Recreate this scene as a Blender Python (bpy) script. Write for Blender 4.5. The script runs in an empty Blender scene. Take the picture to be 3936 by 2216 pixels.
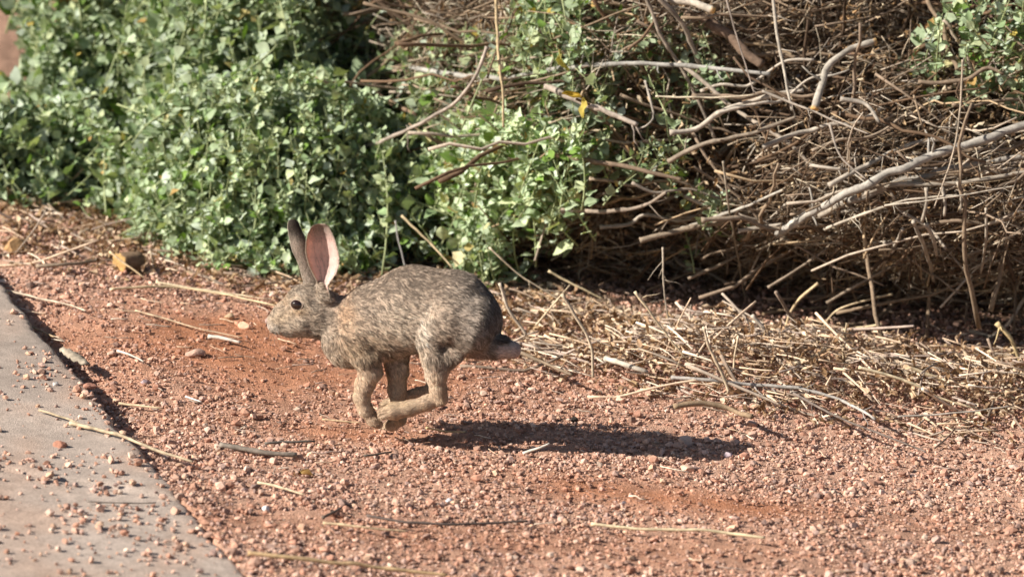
import bpy, math, random
import numpy as np
from mathutils import Vector, Matrix

rng = np.random.default_rng(11)
random.seed(5)
scene = bpy.context.scene
COL = scene.collection

# ------------------------------------------------------------------ camera
CAM = np.array([0.0, -5.8, 1.55]); PITCH = math.radians(15.0); FOC = 173.0; ROLL = math.radians(4.3)
cd = bpy.data.cameras.new("Camera"); cam = bpy.data.objects.new("Camera", cd); COL.objects.link(cam)
cam.location = CAM; cam.rotation_euler = (Matrix.Rotation(math.pi/2 - PITCH, 3, 'X') @ Matrix.Rotation(ROLL, 3, 'Z')).to_euler()
cd.lens = FOC; cd.sensor_width = 36; cd.clip_end = 500; cd.clip_start = 0.05
cd.dof.use_dof = True; cd.dof.focus_distance = 5.43; cd.dof.aperture_fstop = 6.6
scene.camera = cam
FWD = np.array([0, math.cos(PITCH), -math.sin(PITCH)]); UPV = np.array([0, math.sin(PITCH), math.cos(PITCH)])
CR = math.cos(ROLL)*np.array([1., 0, 0])+math.sin(ROLL)*UPV; CU = -math.sin(ROLL)*np.array([1., 0, 0])+math.cos(ROLL)*UPV
KP = 36.0/FOC/3936.0

# ------------------------------------------------------------------ light
SUN_EL = 30.0; SUN_BACK = -15.0      # degrees above the horizon, degrees behind the subject (sun on the left)
w = bpy.data.worlds.new("World"); scene.world = w; w.use_nodes = True
nt = w.node_tree; bg = nt.nodes['Background']; sky = nt.nodes.new('ShaderNodeTexSky')
sky.sky_type = 'NISHITA'; sky.sun_disc = False
sky.sun_elevation = math.radians(SUN_EL); sky.sun_rotation = math.radians(-90 + SUN_BACK)
nt.links.new(sky.outputs[0], bg.inputs[0]); bg.inputs[1].default_value = 0.05
sl = bpy.data.lights.new("sun", 'SUN'); sl.energy = 5.0; sl.angle = math.radians(0.55); sl.color = (1.0, 0.95, 0.87)
so = bpy.data.objects.new("sun", sl); COL.objects.link(so); so.location = (-5, 0, 3)
e, b = math.radians(SUN_EL), math.radians(SUN_BACK)
TOSUN = Vector((-math.cos(e)*math.cos(b), math.cos(e)*math.sin(b), math.sin(e)))
so.rotation_euler = TOSUN.to_track_quat('Z', 'Y').to_euler()
scene.view_settings.view_transform = 'Standard'; scene.view_settings.look = 'None'
scene.view_settings.exposure = 0.73; scene.view_settings.gamma = 1.0
scene.render.engine = 'CYCLES'; scene.cycles.diffuse_bounces = 2

# ------------------------------------------------------------------ helpers
def ray(px, py):
    d = FWD + CR*(px-1968)*KP - CU*(py-1108)*KP
    return d
def at(px, py, Y):                       # pixel of the photo to a point on the upright plane y = Y
    d = ray(px, py); t = (Y-CAM[1])/d[1]; return CAM + d*t
def proj(p):                             # world point to photo pixel
    d = np.asarray(p)-CAM; f = d@FWD; return np.array([1968+(d@CR)/f/KP, 1108-(d@CU)/f/KP])
def gp(px, py, z=0.0):                   # pixel of the photo to a point on the ground
    d = ray(px, py); t = (z-CAM[2])/d[2]; return CAM + d*t

_perm = rng.random((64, 64, 64)).astype(np.float32)
def vnoise(p, scale):
    p = np.asarray(p, dtype=np.float64)*scale + 100.0
    i = np.floor(p).astype(int); f = p-i; f = f*f*(3-2*f)
    r = np.zeros(len(p))
    for dx in (0, 1):
        for dy in (0, 1):
            for dz in (0, 1):
                wgt = (f[:, 0] if dx else 1-f[:, 0])*(f[:, 1] if dy else 1-f[:, 1])*(f[:, 2] if dz else 1-f[:, 2])
                r += wgt*_perm[(i[:, 0]+dx) % 64, (i[:, 1]+dy) % 64, (i[:, 2]+dz) % 64]
    return r
def fbm(p, scale, octs=3):
    r = 0; a = 1; t = 0
    for k in range(octs):
        r = r + a*vnoise(np.asarray(p)+k*3.7, scale*2**k); t += a; a *= .5
    return r/t

def build(name, V, F, mat, C=None, parent=None, normals=None, smooth=True):
    """V (n,3); F list of int arrays, each (m,k); C per-vertex colours (n,3)"""
    me = bpy.data.meshes.new(name)
    V = np.asarray(V, dtype=np.float32)
    if not isinstance(F, list): F = [F]
    F = [np.asarray(f, dtype=np.int32) for f in F if len(f)]
    tot = np.concatenate([np.full(len(f), f.shape[1], dtype=np.int32) for f in F])
    loops = np.concatenate([f.ravel() for f in F])
    me.vertices.add(len(V)); me.vertices.foreach_set('co', V.ravel())
    me.loops.add(len(loops)); me.loops.foreach_set('vertex_index', loops)
    me.polygons.add(len(tot))
    st = np.zeros(len(tot), dtype=np.int32); st[1:] = np.cumsum(tot)[:-1]
    me.polygons.foreach_set('loop_start', st)
    try: me.polygons.foreach_set('loop_total', tot)
    except Exception: pass
    me.polygons.foreach_set('use_smooth', np.full(len(tot), smooth, dtype=bool))
    me.update(calc_edges=True)
    if C is not None:
        ca = me.color_attributes.new('Col', 'FLOAT_COLOR', 'POINT')
        c4 = np.ones((len(V), 4), dtype=np.float32); c4[:, :3] = np.clip(C, 0, 1)
        ca.data.foreach_set('color', c4.ravel())
    if normals is not None:
        me.normals_split_custom_set_from_vertices([tuple(n) for n in normals.tolist()])
    me.materials.append(mat)
    o = bpy.data.objects.new(name, me); COL.objects.link(o)
    if parent: o.parent = parent
    return o
def tag(o, label=None, cat=None, group=None, kind=None):
    if label: o['label'] = label
    if cat: o['category'] = cat
    if group: o['group'] = group
    if kind: o['kind'] = kind
    return o
def empty(name, loc):
    o = bpy.data.objects.new(name, None); o.empty_display_size = 0.05; o.location = loc; COL.objects.link(o)
    return o
def origin(o, loc):                       # move a mesh object's origin, geometry stays
    n = len(o.data.vertices); a = np.empty(n*3, dtype=np.float32); o.data.vertices.foreach_get('co', a)
    a = a.reshape(-1, 3)-np.asarray(loc, dtype=np.float32); o.data.vertices.foreach_set('co', a.ravel()); o.location = loc
    o.data.update()

def mat(name, rough=0.8, attr=True, col=(.5, .5, .5), transl=0.0, tcol=(1, 1, 1), noise=None, bump=None, spec=0.3, rand=0.0):
    m = bpy.data.materials.new(name); m.use_nodes = True; n = m.node_tree.nodes; L = m.node_tree.links
    p = n['Principled BSDF']; p.inputs['Roughness'].default_value = rough; p.inputs['Specular IOR Level'].default_value = spec
    if attr:
        a = n.new('ShaderNodeAttribute'); a.attribute_name = 'Col'; c = a.outputs['Color']
    else:
        rgb = n.new('ShaderNodeRGB'); rgb.outputs[0].default_value = (*col, 1); c = rgb.outputs[0]
    tc = n.new('ShaderNodeTexCoord')
    if noise:                              # list of (scale, amount, stretch vector)
        for sc, am, stv in noise:
            mp = n.new('ShaderNodeMapping'); mp.inputs['Scale'].default_value = stv; L.new(tc.outputs['Object'], mp.inputs[0])
            nz = n.new('ShaderNodeTexNoise'); nz.inputs['Scale'].default_value = sc; nz.inputs['Detail'].default_value = 5
            L.new(mp.outputs[0], nz.inputs['Vector'])
            mr = n.new('ShaderNodeMapRange'); mr.inputs[1].default_value = .3; mr.inputs[2].default_value = .7
            mr.inputs[3].default_value = 1-am; mr.inputs[4].default_value = 1+am; L.new(nz.outputs[0], mr.inputs[0])
            mx = n.new('ShaderNodeVectorMath'); mx.operation = 'SCALE'; L.new(c, mx.inputs[0]); L.new(mr.outputs[0], mx.inputs['Scale'])
            c = mx.outputs[0]
    L.new(c, p.inputs['Base Color'])
    if bump:
        nz = n.new('ShaderNodeTexNoise'); nz.inputs['Scale'].default_value = bump[0]; nz.inputs['Detail'].default_value = 6
        L.new(tc.outputs['Object'], nz.inputs['Vector'])
        bp = n.new('ShaderNodeBump'); bp.inputs['Strength'].default_value = bump[1]; bp.inputs['Distance'].default_value = bump[2]
        L.new(nz.outputs[0], bp.inputs['Height']); L.new(bp.outputs[0], p.inputs['Normal'])
    if transl > 0:
        t = n.new('ShaderNodeBsdfTranslucent'); ml = n.new('ShaderNodeMixRGB'); ml.blend_type = 'MULTIPLY'; ml.inputs[0].default_value = 1
        ml.inputs[2].default_value = (*tcol, 1); L.new(c, ml.inputs[1]); L.new(ml.outputs[0], t.inputs[0])
        ms = n.new('ShaderNodeMixShader'); ms.inputs[0].default_value = transl
        L.new(p.outputs[0], ms.inputs[1]); L.new(t.outputs[0], ms.inputs[2]); L.new(ms.outputs[0], n['Material Output'].inputs[0])
    return m

M_gravel = mat('gravel_stone', .9, noise=[(420, .16, (1, 1, 1))], bump=(900, .5, .0006), spec=.25)
M_stone = mat('stone_surface', .9, noise=[(160, .2, (1, 1, 1))], bump=(420, .6, .0012), spec=.25)
M_leaf = mat('saltbush_leaf', .78, transl=.24, tcol=(.95, 1.05, .45), noise=[(150, .18, (1, 1, 1))], spec=.15)
M_dead = mat('dead_leaf', .85, transl=.2, tcol=(1.05, .86, .68), noise=[(220, .2, (1, 1, 1))], spec=.15)
M_twig = mat('dry_twig_bark', .85, noise=[(260, .24, (1, 1, 1)), (40, .18, (1, 1, 1))], bump=(700, .5, .0006), spec=.2)
M_stem = mat('green_stem', .7, noise=[(200, .12, (1, 1, 1))])
M_fur = mat('rabbit_fur', .75, transl=.40, tcol=(1, .97, .92), spec=.2)
M_skin = mat('rabbit_undercoat', .9, spec=.1)
M_ear = mat('rabbit_ear_skin', .7, transl=.42, tcol=(1.25, .92, .80), noise=[(300, .08, (1, 1, 1))], spec=.2)
M_eye = mat('rabbit_eye_surface', .06, attr=False, col=(.022, .009, .005), spec=.9)
M_lid = mat('eyelid_skin', .7, attr=False, col=(.42, .32, .25))
M_nose = mat('nose_skin', .65, attr=False, col=(.36, .24, .20))
M_whisk = mat('whisker_hair', .5, attr=False, col=(.30, .26, .22))

# ------------------------------------------------------------------ terrain shape
PATH_Z = 0.012
_e0, _e1 = gp(0, 1085, PATH_Z), gp(850, 2090, PATH_Z)
def edge_x(y): return _e0[0] + (_e1[0]-_e0[0])/(_e1[1]-_e0[1])*(y-_e0[1])
def line(pix):                           # a line drawn on the ground, as y for each x
    q = np.array([gp(a, c) for a, c in pix]); return q[:, 0], q[:, 1]
def ground_z(x, y):
    x = np.asarray(x, float); y = np.asarray(y, float)
    p = np.stack([x, y, np.zeros_like(x)], -1).reshape(-1, 3)
    n = (fbm(p, 3.0, 2)-.5).reshape(x.shape)*.022 + (fbm(p+5, 14.0, 2)-.5).reshape(x.shape)*.007
    near = np.clip((-0.62-y)/0.35, 0, 1)
    n = n + near*.009                                       # gravel climbs level with the slab towards the viewer
    ex = edge_x(y); dn = np.clip((x-ex)/.10, 0, 1)
    n = np.where(x < ex+.1, n*dn + (1-dn)*(-.015+near*.0265), n)
    n = np.where(x < ex-.004, -.02 + 0*n, n)
    rise = np.clip((y-0.15+.12*x)/1.4, 0, 1)                # soil lifts a little under the shrubs
    return n*np.where(np.abs(x)+np.abs(y) > 8, .3, 1) + rise*.035*(x > ex)

# ground sheet, one mesh from here to the horizon
def axis(lo, hi, step, far):
    a = np.arange(lo, hi+1e-6, step); g = []; s = step; v = hi
    while v < far: s *= 1.25; v += s; g.append(v)
    g2 = []; s = step; v = lo
    while v > -far: s *= 1.25; v -= s; g2.append(v)
    return np.array(g2[::-1]+list(a)+g)
gx = axis(-1.0, 1.1, .007, 160); gy = axis(-1.6, 1.0, .009, 160)
X, Y = np.meshgrid(gx, gy, indexing='ij'); Z = ground_z(X, Y)
V = np.stack([X, Y, Z], -1).reshape(-1, 3)
pn = V*np.array([1, 1, 0])
micro = (fbm(pn, 90, 3)-.5)*.006; near = (np.abs(V[:, 0]) < 2) & (np.abs(V[:, 1]) < 2) & (V[:, 0] > edge_x(V[:, 1])+.01)
V[:, 2] += np.where(near, micro, 0)
ny = len(gy); ii, jj = np.meshgrid(np.arange(len(gx)-1), np.arange(ny-1), indexing='ij'); k = (ii*ny+jj).ravel()
F = np.stack([k, k+ny, k+ny+1, k+1], -1)
_red = [(gp(a, c), rx, ry, k) for a, c, rx, ry, k in ((1150, 1390, .30, .17, .95), (700, 1250, .16, .12, .5), (2700, 1960, .17, .06, .8), (2150, 1850, .16, .05, .5), (1900, 2110, .45, .06, .5), (1500, 1660, .18, .045, .7), (3500, 2050, .2, .05, .35))]
def red_mask(P):                                            # bare red earth showing between the stones
    P = np.asarray(P); x, y = P[:, 0], P[:, 1]; m = 0
    for q, rx, ry, k in _red: m = m+k*np.exp(-(((x-q[0])/rx)**2+((y-q[1])/ry)**2))
    return np.clip(m*(.35+1.2*fbm(P*np.array([1, 1, 0]), 11, 3)), 0, 1)
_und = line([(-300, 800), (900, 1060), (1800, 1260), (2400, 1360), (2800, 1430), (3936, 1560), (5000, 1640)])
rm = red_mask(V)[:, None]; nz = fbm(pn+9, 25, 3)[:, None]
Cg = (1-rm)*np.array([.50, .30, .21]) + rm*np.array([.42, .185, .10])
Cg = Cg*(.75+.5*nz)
under_shade = np.clip((V[:, 1]-np.interp(V[:, 0], *_und))/.15, 0, 1)[:, None]*(np.clip((1.4-V[:, 1])/.3, 0, 1))[:, None]*(np.clip((V[:, 0]+.9)/.3, 0, 1))[:, None]
Cg = Cg*(1-under_shade*.8)+np.array([.17, .11, .07])*under_shade*.8  # shade beneath the brush painted into the soil colour
M_ground = mat('red_desert_soil', .95, noise=[(70, .18, (1, 1, 1)), (500, .2, (1, 1, 1))], bump=(500, .9, .0025), spec=.12)
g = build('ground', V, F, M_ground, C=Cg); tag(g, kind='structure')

# concrete path slab on the left with a rounded arris and tooled joint
def slab():
    ys = np.concatenate([np.arange(-9, -1.6, .2), np.arange(-1.6, .8, .005), np.arange(.8, 14, .2)])
    prof = [(.0, -.05), (.0, -.009), (.0012, -.0045), (.004, -.0016), (.0085, -.0002)]    # (inset from the edge, z below the top)
    ins = np.concatenate([np.arange(.02, .7, .012), np.linspace(.72, 2.4, 12), [2.4]])
    rows = []
    for y in ys:
        wob = .0022*math.sin(y*19)+.0016*math.sin(y*53+1)+.007*(fbm([[y, 0, 0]], 70, 3)[0]-.5)
        r = [(edge_x(y)+wob-a, y, PATH_Z+z) for a, z in prof] + [(edge_x(y)-a, y, PATH_Z) for a in ins]
        r[-1] = (r[-1][0], y, PATH_Z-.06); rows.append(r)
    V = np.array(rows); n, m = V.shape[:2]; V = V.reshape(-1, 3)
    top = V[:, 2] > PATH_Z-.001
    V[:, 2] += np.where(top, (fbm(V, 7, 2)-.5)*.003, 0)
    jy = V[:, 1]+.30*(V[:, 0]+.6)                          # joint runs across the path
    V[:, 2] -= np.where(top, .0035*np.exp(-((jy+.905)/.007)**2), 0)
    ii, jj = np.meshgrid(np.arange(n-1), np.arange(m-1), indexing='ij'); k = (ii*m+jj).ravel()
    F = np.stack([k, k+m, k+m+1, k+1], -1)
    st = fbm(V+3, 5, 3); st2 = fbm(V*np.array([1, .5, 1])+8, 16, 3)
    C = np.array([.43, .345, .285])*(.80+.40*st)[:, None]
    dust = np.clip((st2-.52)*5, 0, 1)[:, None]*.5
    C = C*(1-dust)+np.array([.48, .31, .22])*dust
    return build('path', V, F, mat('concrete_path', .9, noise=[(9, .10, (1, 1, 1)), (400, .22, (1, 1, 1)), (60, .14, (1, 1, 1)), (1300, .25, (1, 1, 1))], bump=(700, .9, .0012), spec=.15), C=C)
tag(slab(), kind='structure')

# ------------------------------------------------------------------ gravel
def ico():
    t = (1+5**.5)/2
    v = np.array([(-1, t, 0), (1, t, 0), (-1, -t, 0), (1, -t, 0), (0, -1, t), (0, 1, t), (0, -1, -t), (0, 1, -t), (t, 0, -1), (t, 0, 1), (-t, 0, -1), (-t, 0, 1)], float)
    f = np.array([(0, 11, 5), (0, 5, 1), (0, 1, 7), (0, 7, 10), (0, 10, 11), (1, 5, 9), (5, 11, 4), (11, 10, 2), (10, 7, 6), (7, 1, 8), (3, 9, 4), (3, 4, 2), (3, 2, 6), (3, 6, 8), (3, 8, 9), (4, 9, 5), (2, 4, 11), (6, 2, 10), (8, 6, 7), (9, 8, 1)])
    return v/np.linalg.norm(v[0]), f
IV, IF = ico()
def rotmats(n, tilt=1.0):
    a = rng.uniform(0, 2*math.pi, n); q = rng.normal(size=(n, 4)); q[:, 3] += 0
    q /= np.linalg.norm(q, axis=1)[:, None]; x, y, z, w_ = q.T
    return np.stack([np.stack([1-2*(y*y+z*z), 2*(x*y-z*w_), 2*(x*z+y*w_)], -1), np.stack([2*(x*y+z*w_), 1-2*(x*x+z*z), 2*(y*z-x*w_)], -1), np.stack([2*(x*z-y*w_), 2*(y*z+x*w_), 1-2*(x*x+y*y)], -1)], 1)
PAL = np.array([(.56, .36, .28), (.62, .42, .335), (.52, .30, .22), (.68, .50, .41), (.44, .24, .175), (.55, .385, .33), (.70, .55, .45), (.36, .25, .22), (.64, .43, .31)])
def stones(P, size, pal_w=None):
    """angular stones: each is its own deformed icosahedron"""
    n = len(P); R = rotmats(n)
    sh = IV[None]*rng.uniform(.68, 1.22, (n, 12, 1))
    # knock a flat face off each stone
    ax = rng.normal(size=(n, 2, 3)); ax /= np.linalg.norm(ax, axis=2)[:, :, None]
    for q in range(2):
        d = np.einsum('nvi,ni->nv', sh, ax[:, q]); c = rng.uniform(.35, .7, (n, 1))
        sh = sh-np.maximum(d-c, 0)[:, :, None]*ax[:, q][:, None, :]
    sh = sh*rng.uniform(.65, 1.25, (n, 1, 3))
    sh = np.einsum('nij,nvj->nvi', R, sh)
    sh[:, :, 2] *= .78
    V = (sh*size[:, None, None]+P[:, None, :]).reshape(-1, 3)
    F = (IF[None]+(np.arange(n)*12)[:, None, None]).reshape(-1, 3)
    c = PAL[rng.choice(len(PAL), n, p=pal_w)]
    return V, F, c
PAL = PAL*np.array([1.04, .99, .93])
PW = np.array([.25, .15, .20, .045, .12, .11, .02, .045, .06])
def scatter_gravel():
    n = 250000
    x = rng.uniform(-.9, .95, n); y = rng.uniform(-1.4, .62, n)
    P = np.stack([x, y, 0*x], -1)
    rmk = red_mask(P); cl = fbm(P+2, 16, 2)
    d = x-edge_x(y)
    keep = (rng.random(n) < np.where(d < .02, 1, (1-.55*rmk)*(.15+1.5*cl))) & (d > -.003)
    keep &= rng.random(n) < np.where(y > -.2, np.clip(1.0-(y+.2)*1.6, .25, 1), 1)
    x, y, rmk = x[keep], y[keep], rmk[keep]; n = len(x)
    size = np.exp(rng.normal(math.log(.00150), .52, n)); size = np.clip(size, .0008, .0066)
    size *= (1-.30*rmk); size *= np.where(y < -.75, 1.06, 1)
    z = ground_z(x, y)+size*rng.uniform(-.1, .55, n)+.001
    P = np.stack([x, y, z], -1)
    V, F, c = stones(P, size, PW)
    c = c*(1-.5*rmk[:, None])+np.array([.45, .205, .115])*.5*rmk[:, None]
    c = c*rng.uniform(.58, 1.2, (n, 1))
    C = np.repeat(c, 12, 0)
    o = build('gravel', V, F, M_gravel, C=C, smooth=False)
    tag(o, 'crushed pink and salmon gravel covering the red earth', 'gravel', kind='stuff')
    # grains spilled over the slab
    n = 21000
    x = rng.uniform(-1.5, -.2, n); y = rng.uniform(-1.5, .2, n); d = edge_x(y)-x
    P = np.stack([x, y, 0*x], -1); cl = fbm(P+7, 12, 2)
    pr = np.where(y < -.84, 2.2*np.exp(-d/.14), np.exp(-d/.10))*np.clip((-.26-y)/.25, .05, 1)*np.clip((cl-.32)*4, .1, 1.4)
    pr = np.maximum(pr*.75, .055*(y < -.35)); pr = np.where(y < -1.0, np.maximum(pr, .35*np.clip((-1.0-y)/.1, 0, 1)), pr)
    keep = (rng.random(n) < pr) & (d > .004); x, y = x[keep], y[keep]
    size = np.clip(np.exp(rng.normal(math.log(.0023), .45, len(x))), .0009, .0062)
    P = np.stack([x, y, PATH_Z+size*.5], -1)
    V, F, c = stones(P, size, PW); C = np.repeat(c*rng.uniform(.7, 1.15, (len(x), 1)), 12, 0)
    o = build('spilled_gravel', V, F, M_gravel, C=C, smooth=False)
    tag(o, 'loose red gravel grains spilled over the concrete path', 'gravel', kind='stuff')
scatter_gravel()

# ------------------------------------------------------------------ tubes
def tubes(paths, radii, sides=5):
    """paths (n,m,3), radii (n,m) -> V, F"""
    P = np.asarray(paths, float); R = np.asarray(radii, float); n, m = P.shape[:2]
    T = np.gradient(P, axis=1); T /= np.linalg.norm(T, axis=2)[:, :, None]+1e-12
    up = np.where(np.abs(T[:, :1, 2:3]) > .9, np.array([1., 0, 0]), np.array([0, 0, 1.]))
    A = np.cross(T, np.broadcast_to(up, T.shape)); A /= np.linalg.norm(A, axis=2)[:, :, None]+1e-12
    B = np.cross(T, A); th = np.arange(sides)*2*math.pi/sides
    V = P[:, :, None]+R[:, :, None, None]*(np.cos(th)[None, None, :, None]*A[:, :, None]+np.sin(th)[None, None, :, None]*B[:, :, None])
    base = (np.arange(n)*m*sides)[:, None, None]; j = np.arange(m-1)[None, :, None]*sides; s = np.arange(sides)[None, None, :]; s2 = (s+1) % sides
    F = np.stack(np.broadcast_arrays(base+j+s, base+j+s2, base+j+sides+s2, base+j+sides+s), -1).reshape(-1, 4)
    caps = np.concatenate([base[:, :, 0]+np.arange(sides)[None, ::-1], base[:, :, 0]+(m-1)*sides+np.arange(sides)[None]], 0)
    return V.reshape(-1, 3), [F, caps]
def smooth_path(pts, m):
    pts = np.asarray(pts, float); d = np.concatenate([[0], np.cumsum(np.linalg.norm(np.diff(pts, axis=0), axis=1))]); t = np.linspace(0, d[-1], m)
    # Catmull-Rom through the points
    out = []
    for tt in t:
        i = min(np.searchsorted(d, tt, side='right')-1, len(pts)-2); f = (tt-d[i])/(d[i+1]-d[i]+1e-12)
        p0 = pts[max(i-1, 0)]; p1 = pts[i]; p2 = pts[i+1]; p3 = pts[min(i+2, len(pts)-1)]
        out.append(.5*((2*p1)+(-p0+p2)*f+(2*p0-5*p1+4*p2-p3)*f*f+(-p0+3*p1-3*p2+p3)*f**3))
    return np.array(out)
def stick(name, pts, r, colr, label, cat, group=None, taper=.6, knots=0.17, m=None, sides=9, end=None, jit=.42, spurs=0, endcol=None):
    """one stick through world points; r in metres; spurs = short side twigs"""
    colr = tuple(np.array(colr)*(.70 if name == 'dead_branch' else 1)); r = r*(.86 if name == 'dead_branch' else 1)
    pts = np.asarray(pts, float); L = np.sum(np.linalg.norm(np.diff(pts, axis=0), axis=1)); m = m or max(8, min(60, int(L/.006)))
    P = smooth_path(pts, m); t = np.linspace(0, 1, m)
    nzv = np.stack([fbm(P*1+k*11, 45, 2)-.5 for k in range(3)], -1)*r*jit*4*np.sin(np.pi*np.clip(t, .04, .96))[:, None]
    P = P+nzv; rad = r*(1-(1-taper)*t)*(1+knots*2*(vnoise(P+5, 120)-.5)+.22*np.maximum(0, np.cos(t*L/.021*2*math.pi))**12)*(.78 if cat == 'stalk' else 1)
    Vs, Fs = tubes(P[None], rad[None], sides); C = [np.tile(np.array(colr), (len(Vs), 1))*np.clip(.35+1.3*fbm(Vs, 110, 3), .3, 1.3)[:, None]]
    if endcol is not None: C[0][-sides:] = endcol; C[0][:sides] = endcol
    Vl = [Vs]; Fq = [Fs[0]]; Fc = [Fs[1]]; off = len(Vs)
    for s in range(spurs):
        i = int(m*random.uniform(.12, .95)); i = min(i, m-2); T = P[i+1]-P[i]; T /= np.linalg.norm(T)+1e-9
        d = rng.normal(size=3); d -= d@T*T; d /= np.linalg.norm(d)+1e-9; d = d*random.uniform(.6, 1)+T*random.uniform(.1, .8)
        ln = random.uniform(.006, .022)*(1+r*200); q = np.linspace(0, 1, 4)[:, None]
        SP = P[i]+d*ln*q+rng.normal(size=(4, 3))*ln*.06*q
        a, f = tubes(SP[None], (rad[i]*.45*(1-.6*q[:, 0]))[None], 5)
        Vl.append(a); Fq.append(f[0]+off); Fc.append(f[1]+off); off += len(a); C.append(np.tile(np.array(colr)*.95, (len(a), 1)))
    Fl = [np.concatenate(Fq)]
    for c in Fc: Fl.append(c)
    o = build(name, np.concatenate(Vl), Fl, M_twig, C=np.concatenate(C)); origin(o, P[0]); tag(o, label, cat, group)
    return o

# ------------------------------------------------------------------ leaves
def leaf_protos(kind, n=10):
    out = []
    for k in range(n):
        ts = np.array([0, .18, .38, .58, .8, 1.0])
        wd = np.array([.06, .62, .98, .86, .42, .02])*random.uniform(.34, .46)
        if kind == 'lobed': wd = np.array([.05, .95, .78, .74, .40, .02])*random.uniform(.38, .50)
        if kind == 'dead': wd = wd*random.uniform(.5, .9)
        wd = wd*rng.uniform(.88, 1.12, 6)
        bend = random.uniform(-.25, .5) if kind != 'dead' else random.uniform(-1.2, 1.4)
        fold = random.uniform(.0, .45) if kind != 'dead' else random.uniform(.2, 1.3)
        vs = []
        for t, ww in zip(ts, wd):
            for s in (-1, -.5, 0, .5, 1):
                wav = .05*math.sin(t*9+s*3+k)*abs(s)*(3 if kind == 'dead' else 1)
                vs.append((s*ww*math.cos(fold*abs(s)), t, abs(s)*ww*math.sin(fold)+wav-bend*t*t*.5))
        out.append(vs)
    f = []
    for r in range(5):
        for s in range(4): a = r*5+s; f.append((a, a+1, a+6, a+5))
    return np.array(out), np.array(f)
LP, LF = leaf_protos('ovate'); LP2, _ = leaf_protos('lobed'); LPD, _ = leaf_protos('dead')
LPALL = np.concatenate([LP, LP2])
def place_leaves(P, D, N, size, proto, col, varamt=.15):
    """P positions, D pointing direction, N approx. normal"""
    n = len(P); D = D/np.linalg.norm(D, axis=1)[:, None]; S = np.cross(D, N); S /= np.linalg.norm(S, axis=1)[:, None]+1e-9; U = np.cross(S, D)
    pr = proto[rng.integers(0, len(proto), n)]
    V = P[:, None]+size[:, None, None]*(pr[:, :, :1]*S[:, None]+pr[:, :, 1:2]*D[:, None]+pr[:, :, 2:3]*U[:, None])
    nv = pr.shape[1]
    F = (LF[None]+(np.arange(n)*nv)[:, None, None]).reshape(-1, 4)
    C = np.repeat((col*rng.uniform(1-varamt, 1+varamt, (n, 1)))[:, None], nv, 1)
    return V.reshape(-1, 3), F, C.reshape(-1, 3)

_front = line([(-300, 60), (700, 420), (1300, 800), (1800, 1080), (2200, 1215), (2900, 1335), (3936, 1450), (5200, 1560)])
def front_y(x, z):
    """front face of the dead brush as a function of x and height"""
    base = np.interp(x, *_front)
    rec = .23*np.exp(-(np.clip(z, 0, 1)/.13)**2)*np.clip((x+.1)/.3, 0, 1)      # hollow at the foot
    bulge = -.07*np.sin(np.clip(z/.30, 0, 1)*math.pi)*np.clip((x)/.5, 0, 1)
    return base+rec+bulge+np.clip(z-.22, 0, 1)*.45
def front_at(px, py):
    yy = .1
    for _ in range(12): p = at(px, py, yy); yy = .5*yy+.5*float(front_y(p[0], p[2]))
    return yy
_green = line([(-900, 790), (0, 835), (250, 845), (430, 890), (520, 980), (800, 1065), (1100, 1095), (1350, 1085), (1600, 1120), (2400, 1230)])
def green_at(px, py):
    yy = .2
    for _ in range(12): p = at(px, py, yy); yy = .5*yy+.5*float(np.interp(p[0], *_green)+p[2]*.62)
    return yy
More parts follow.
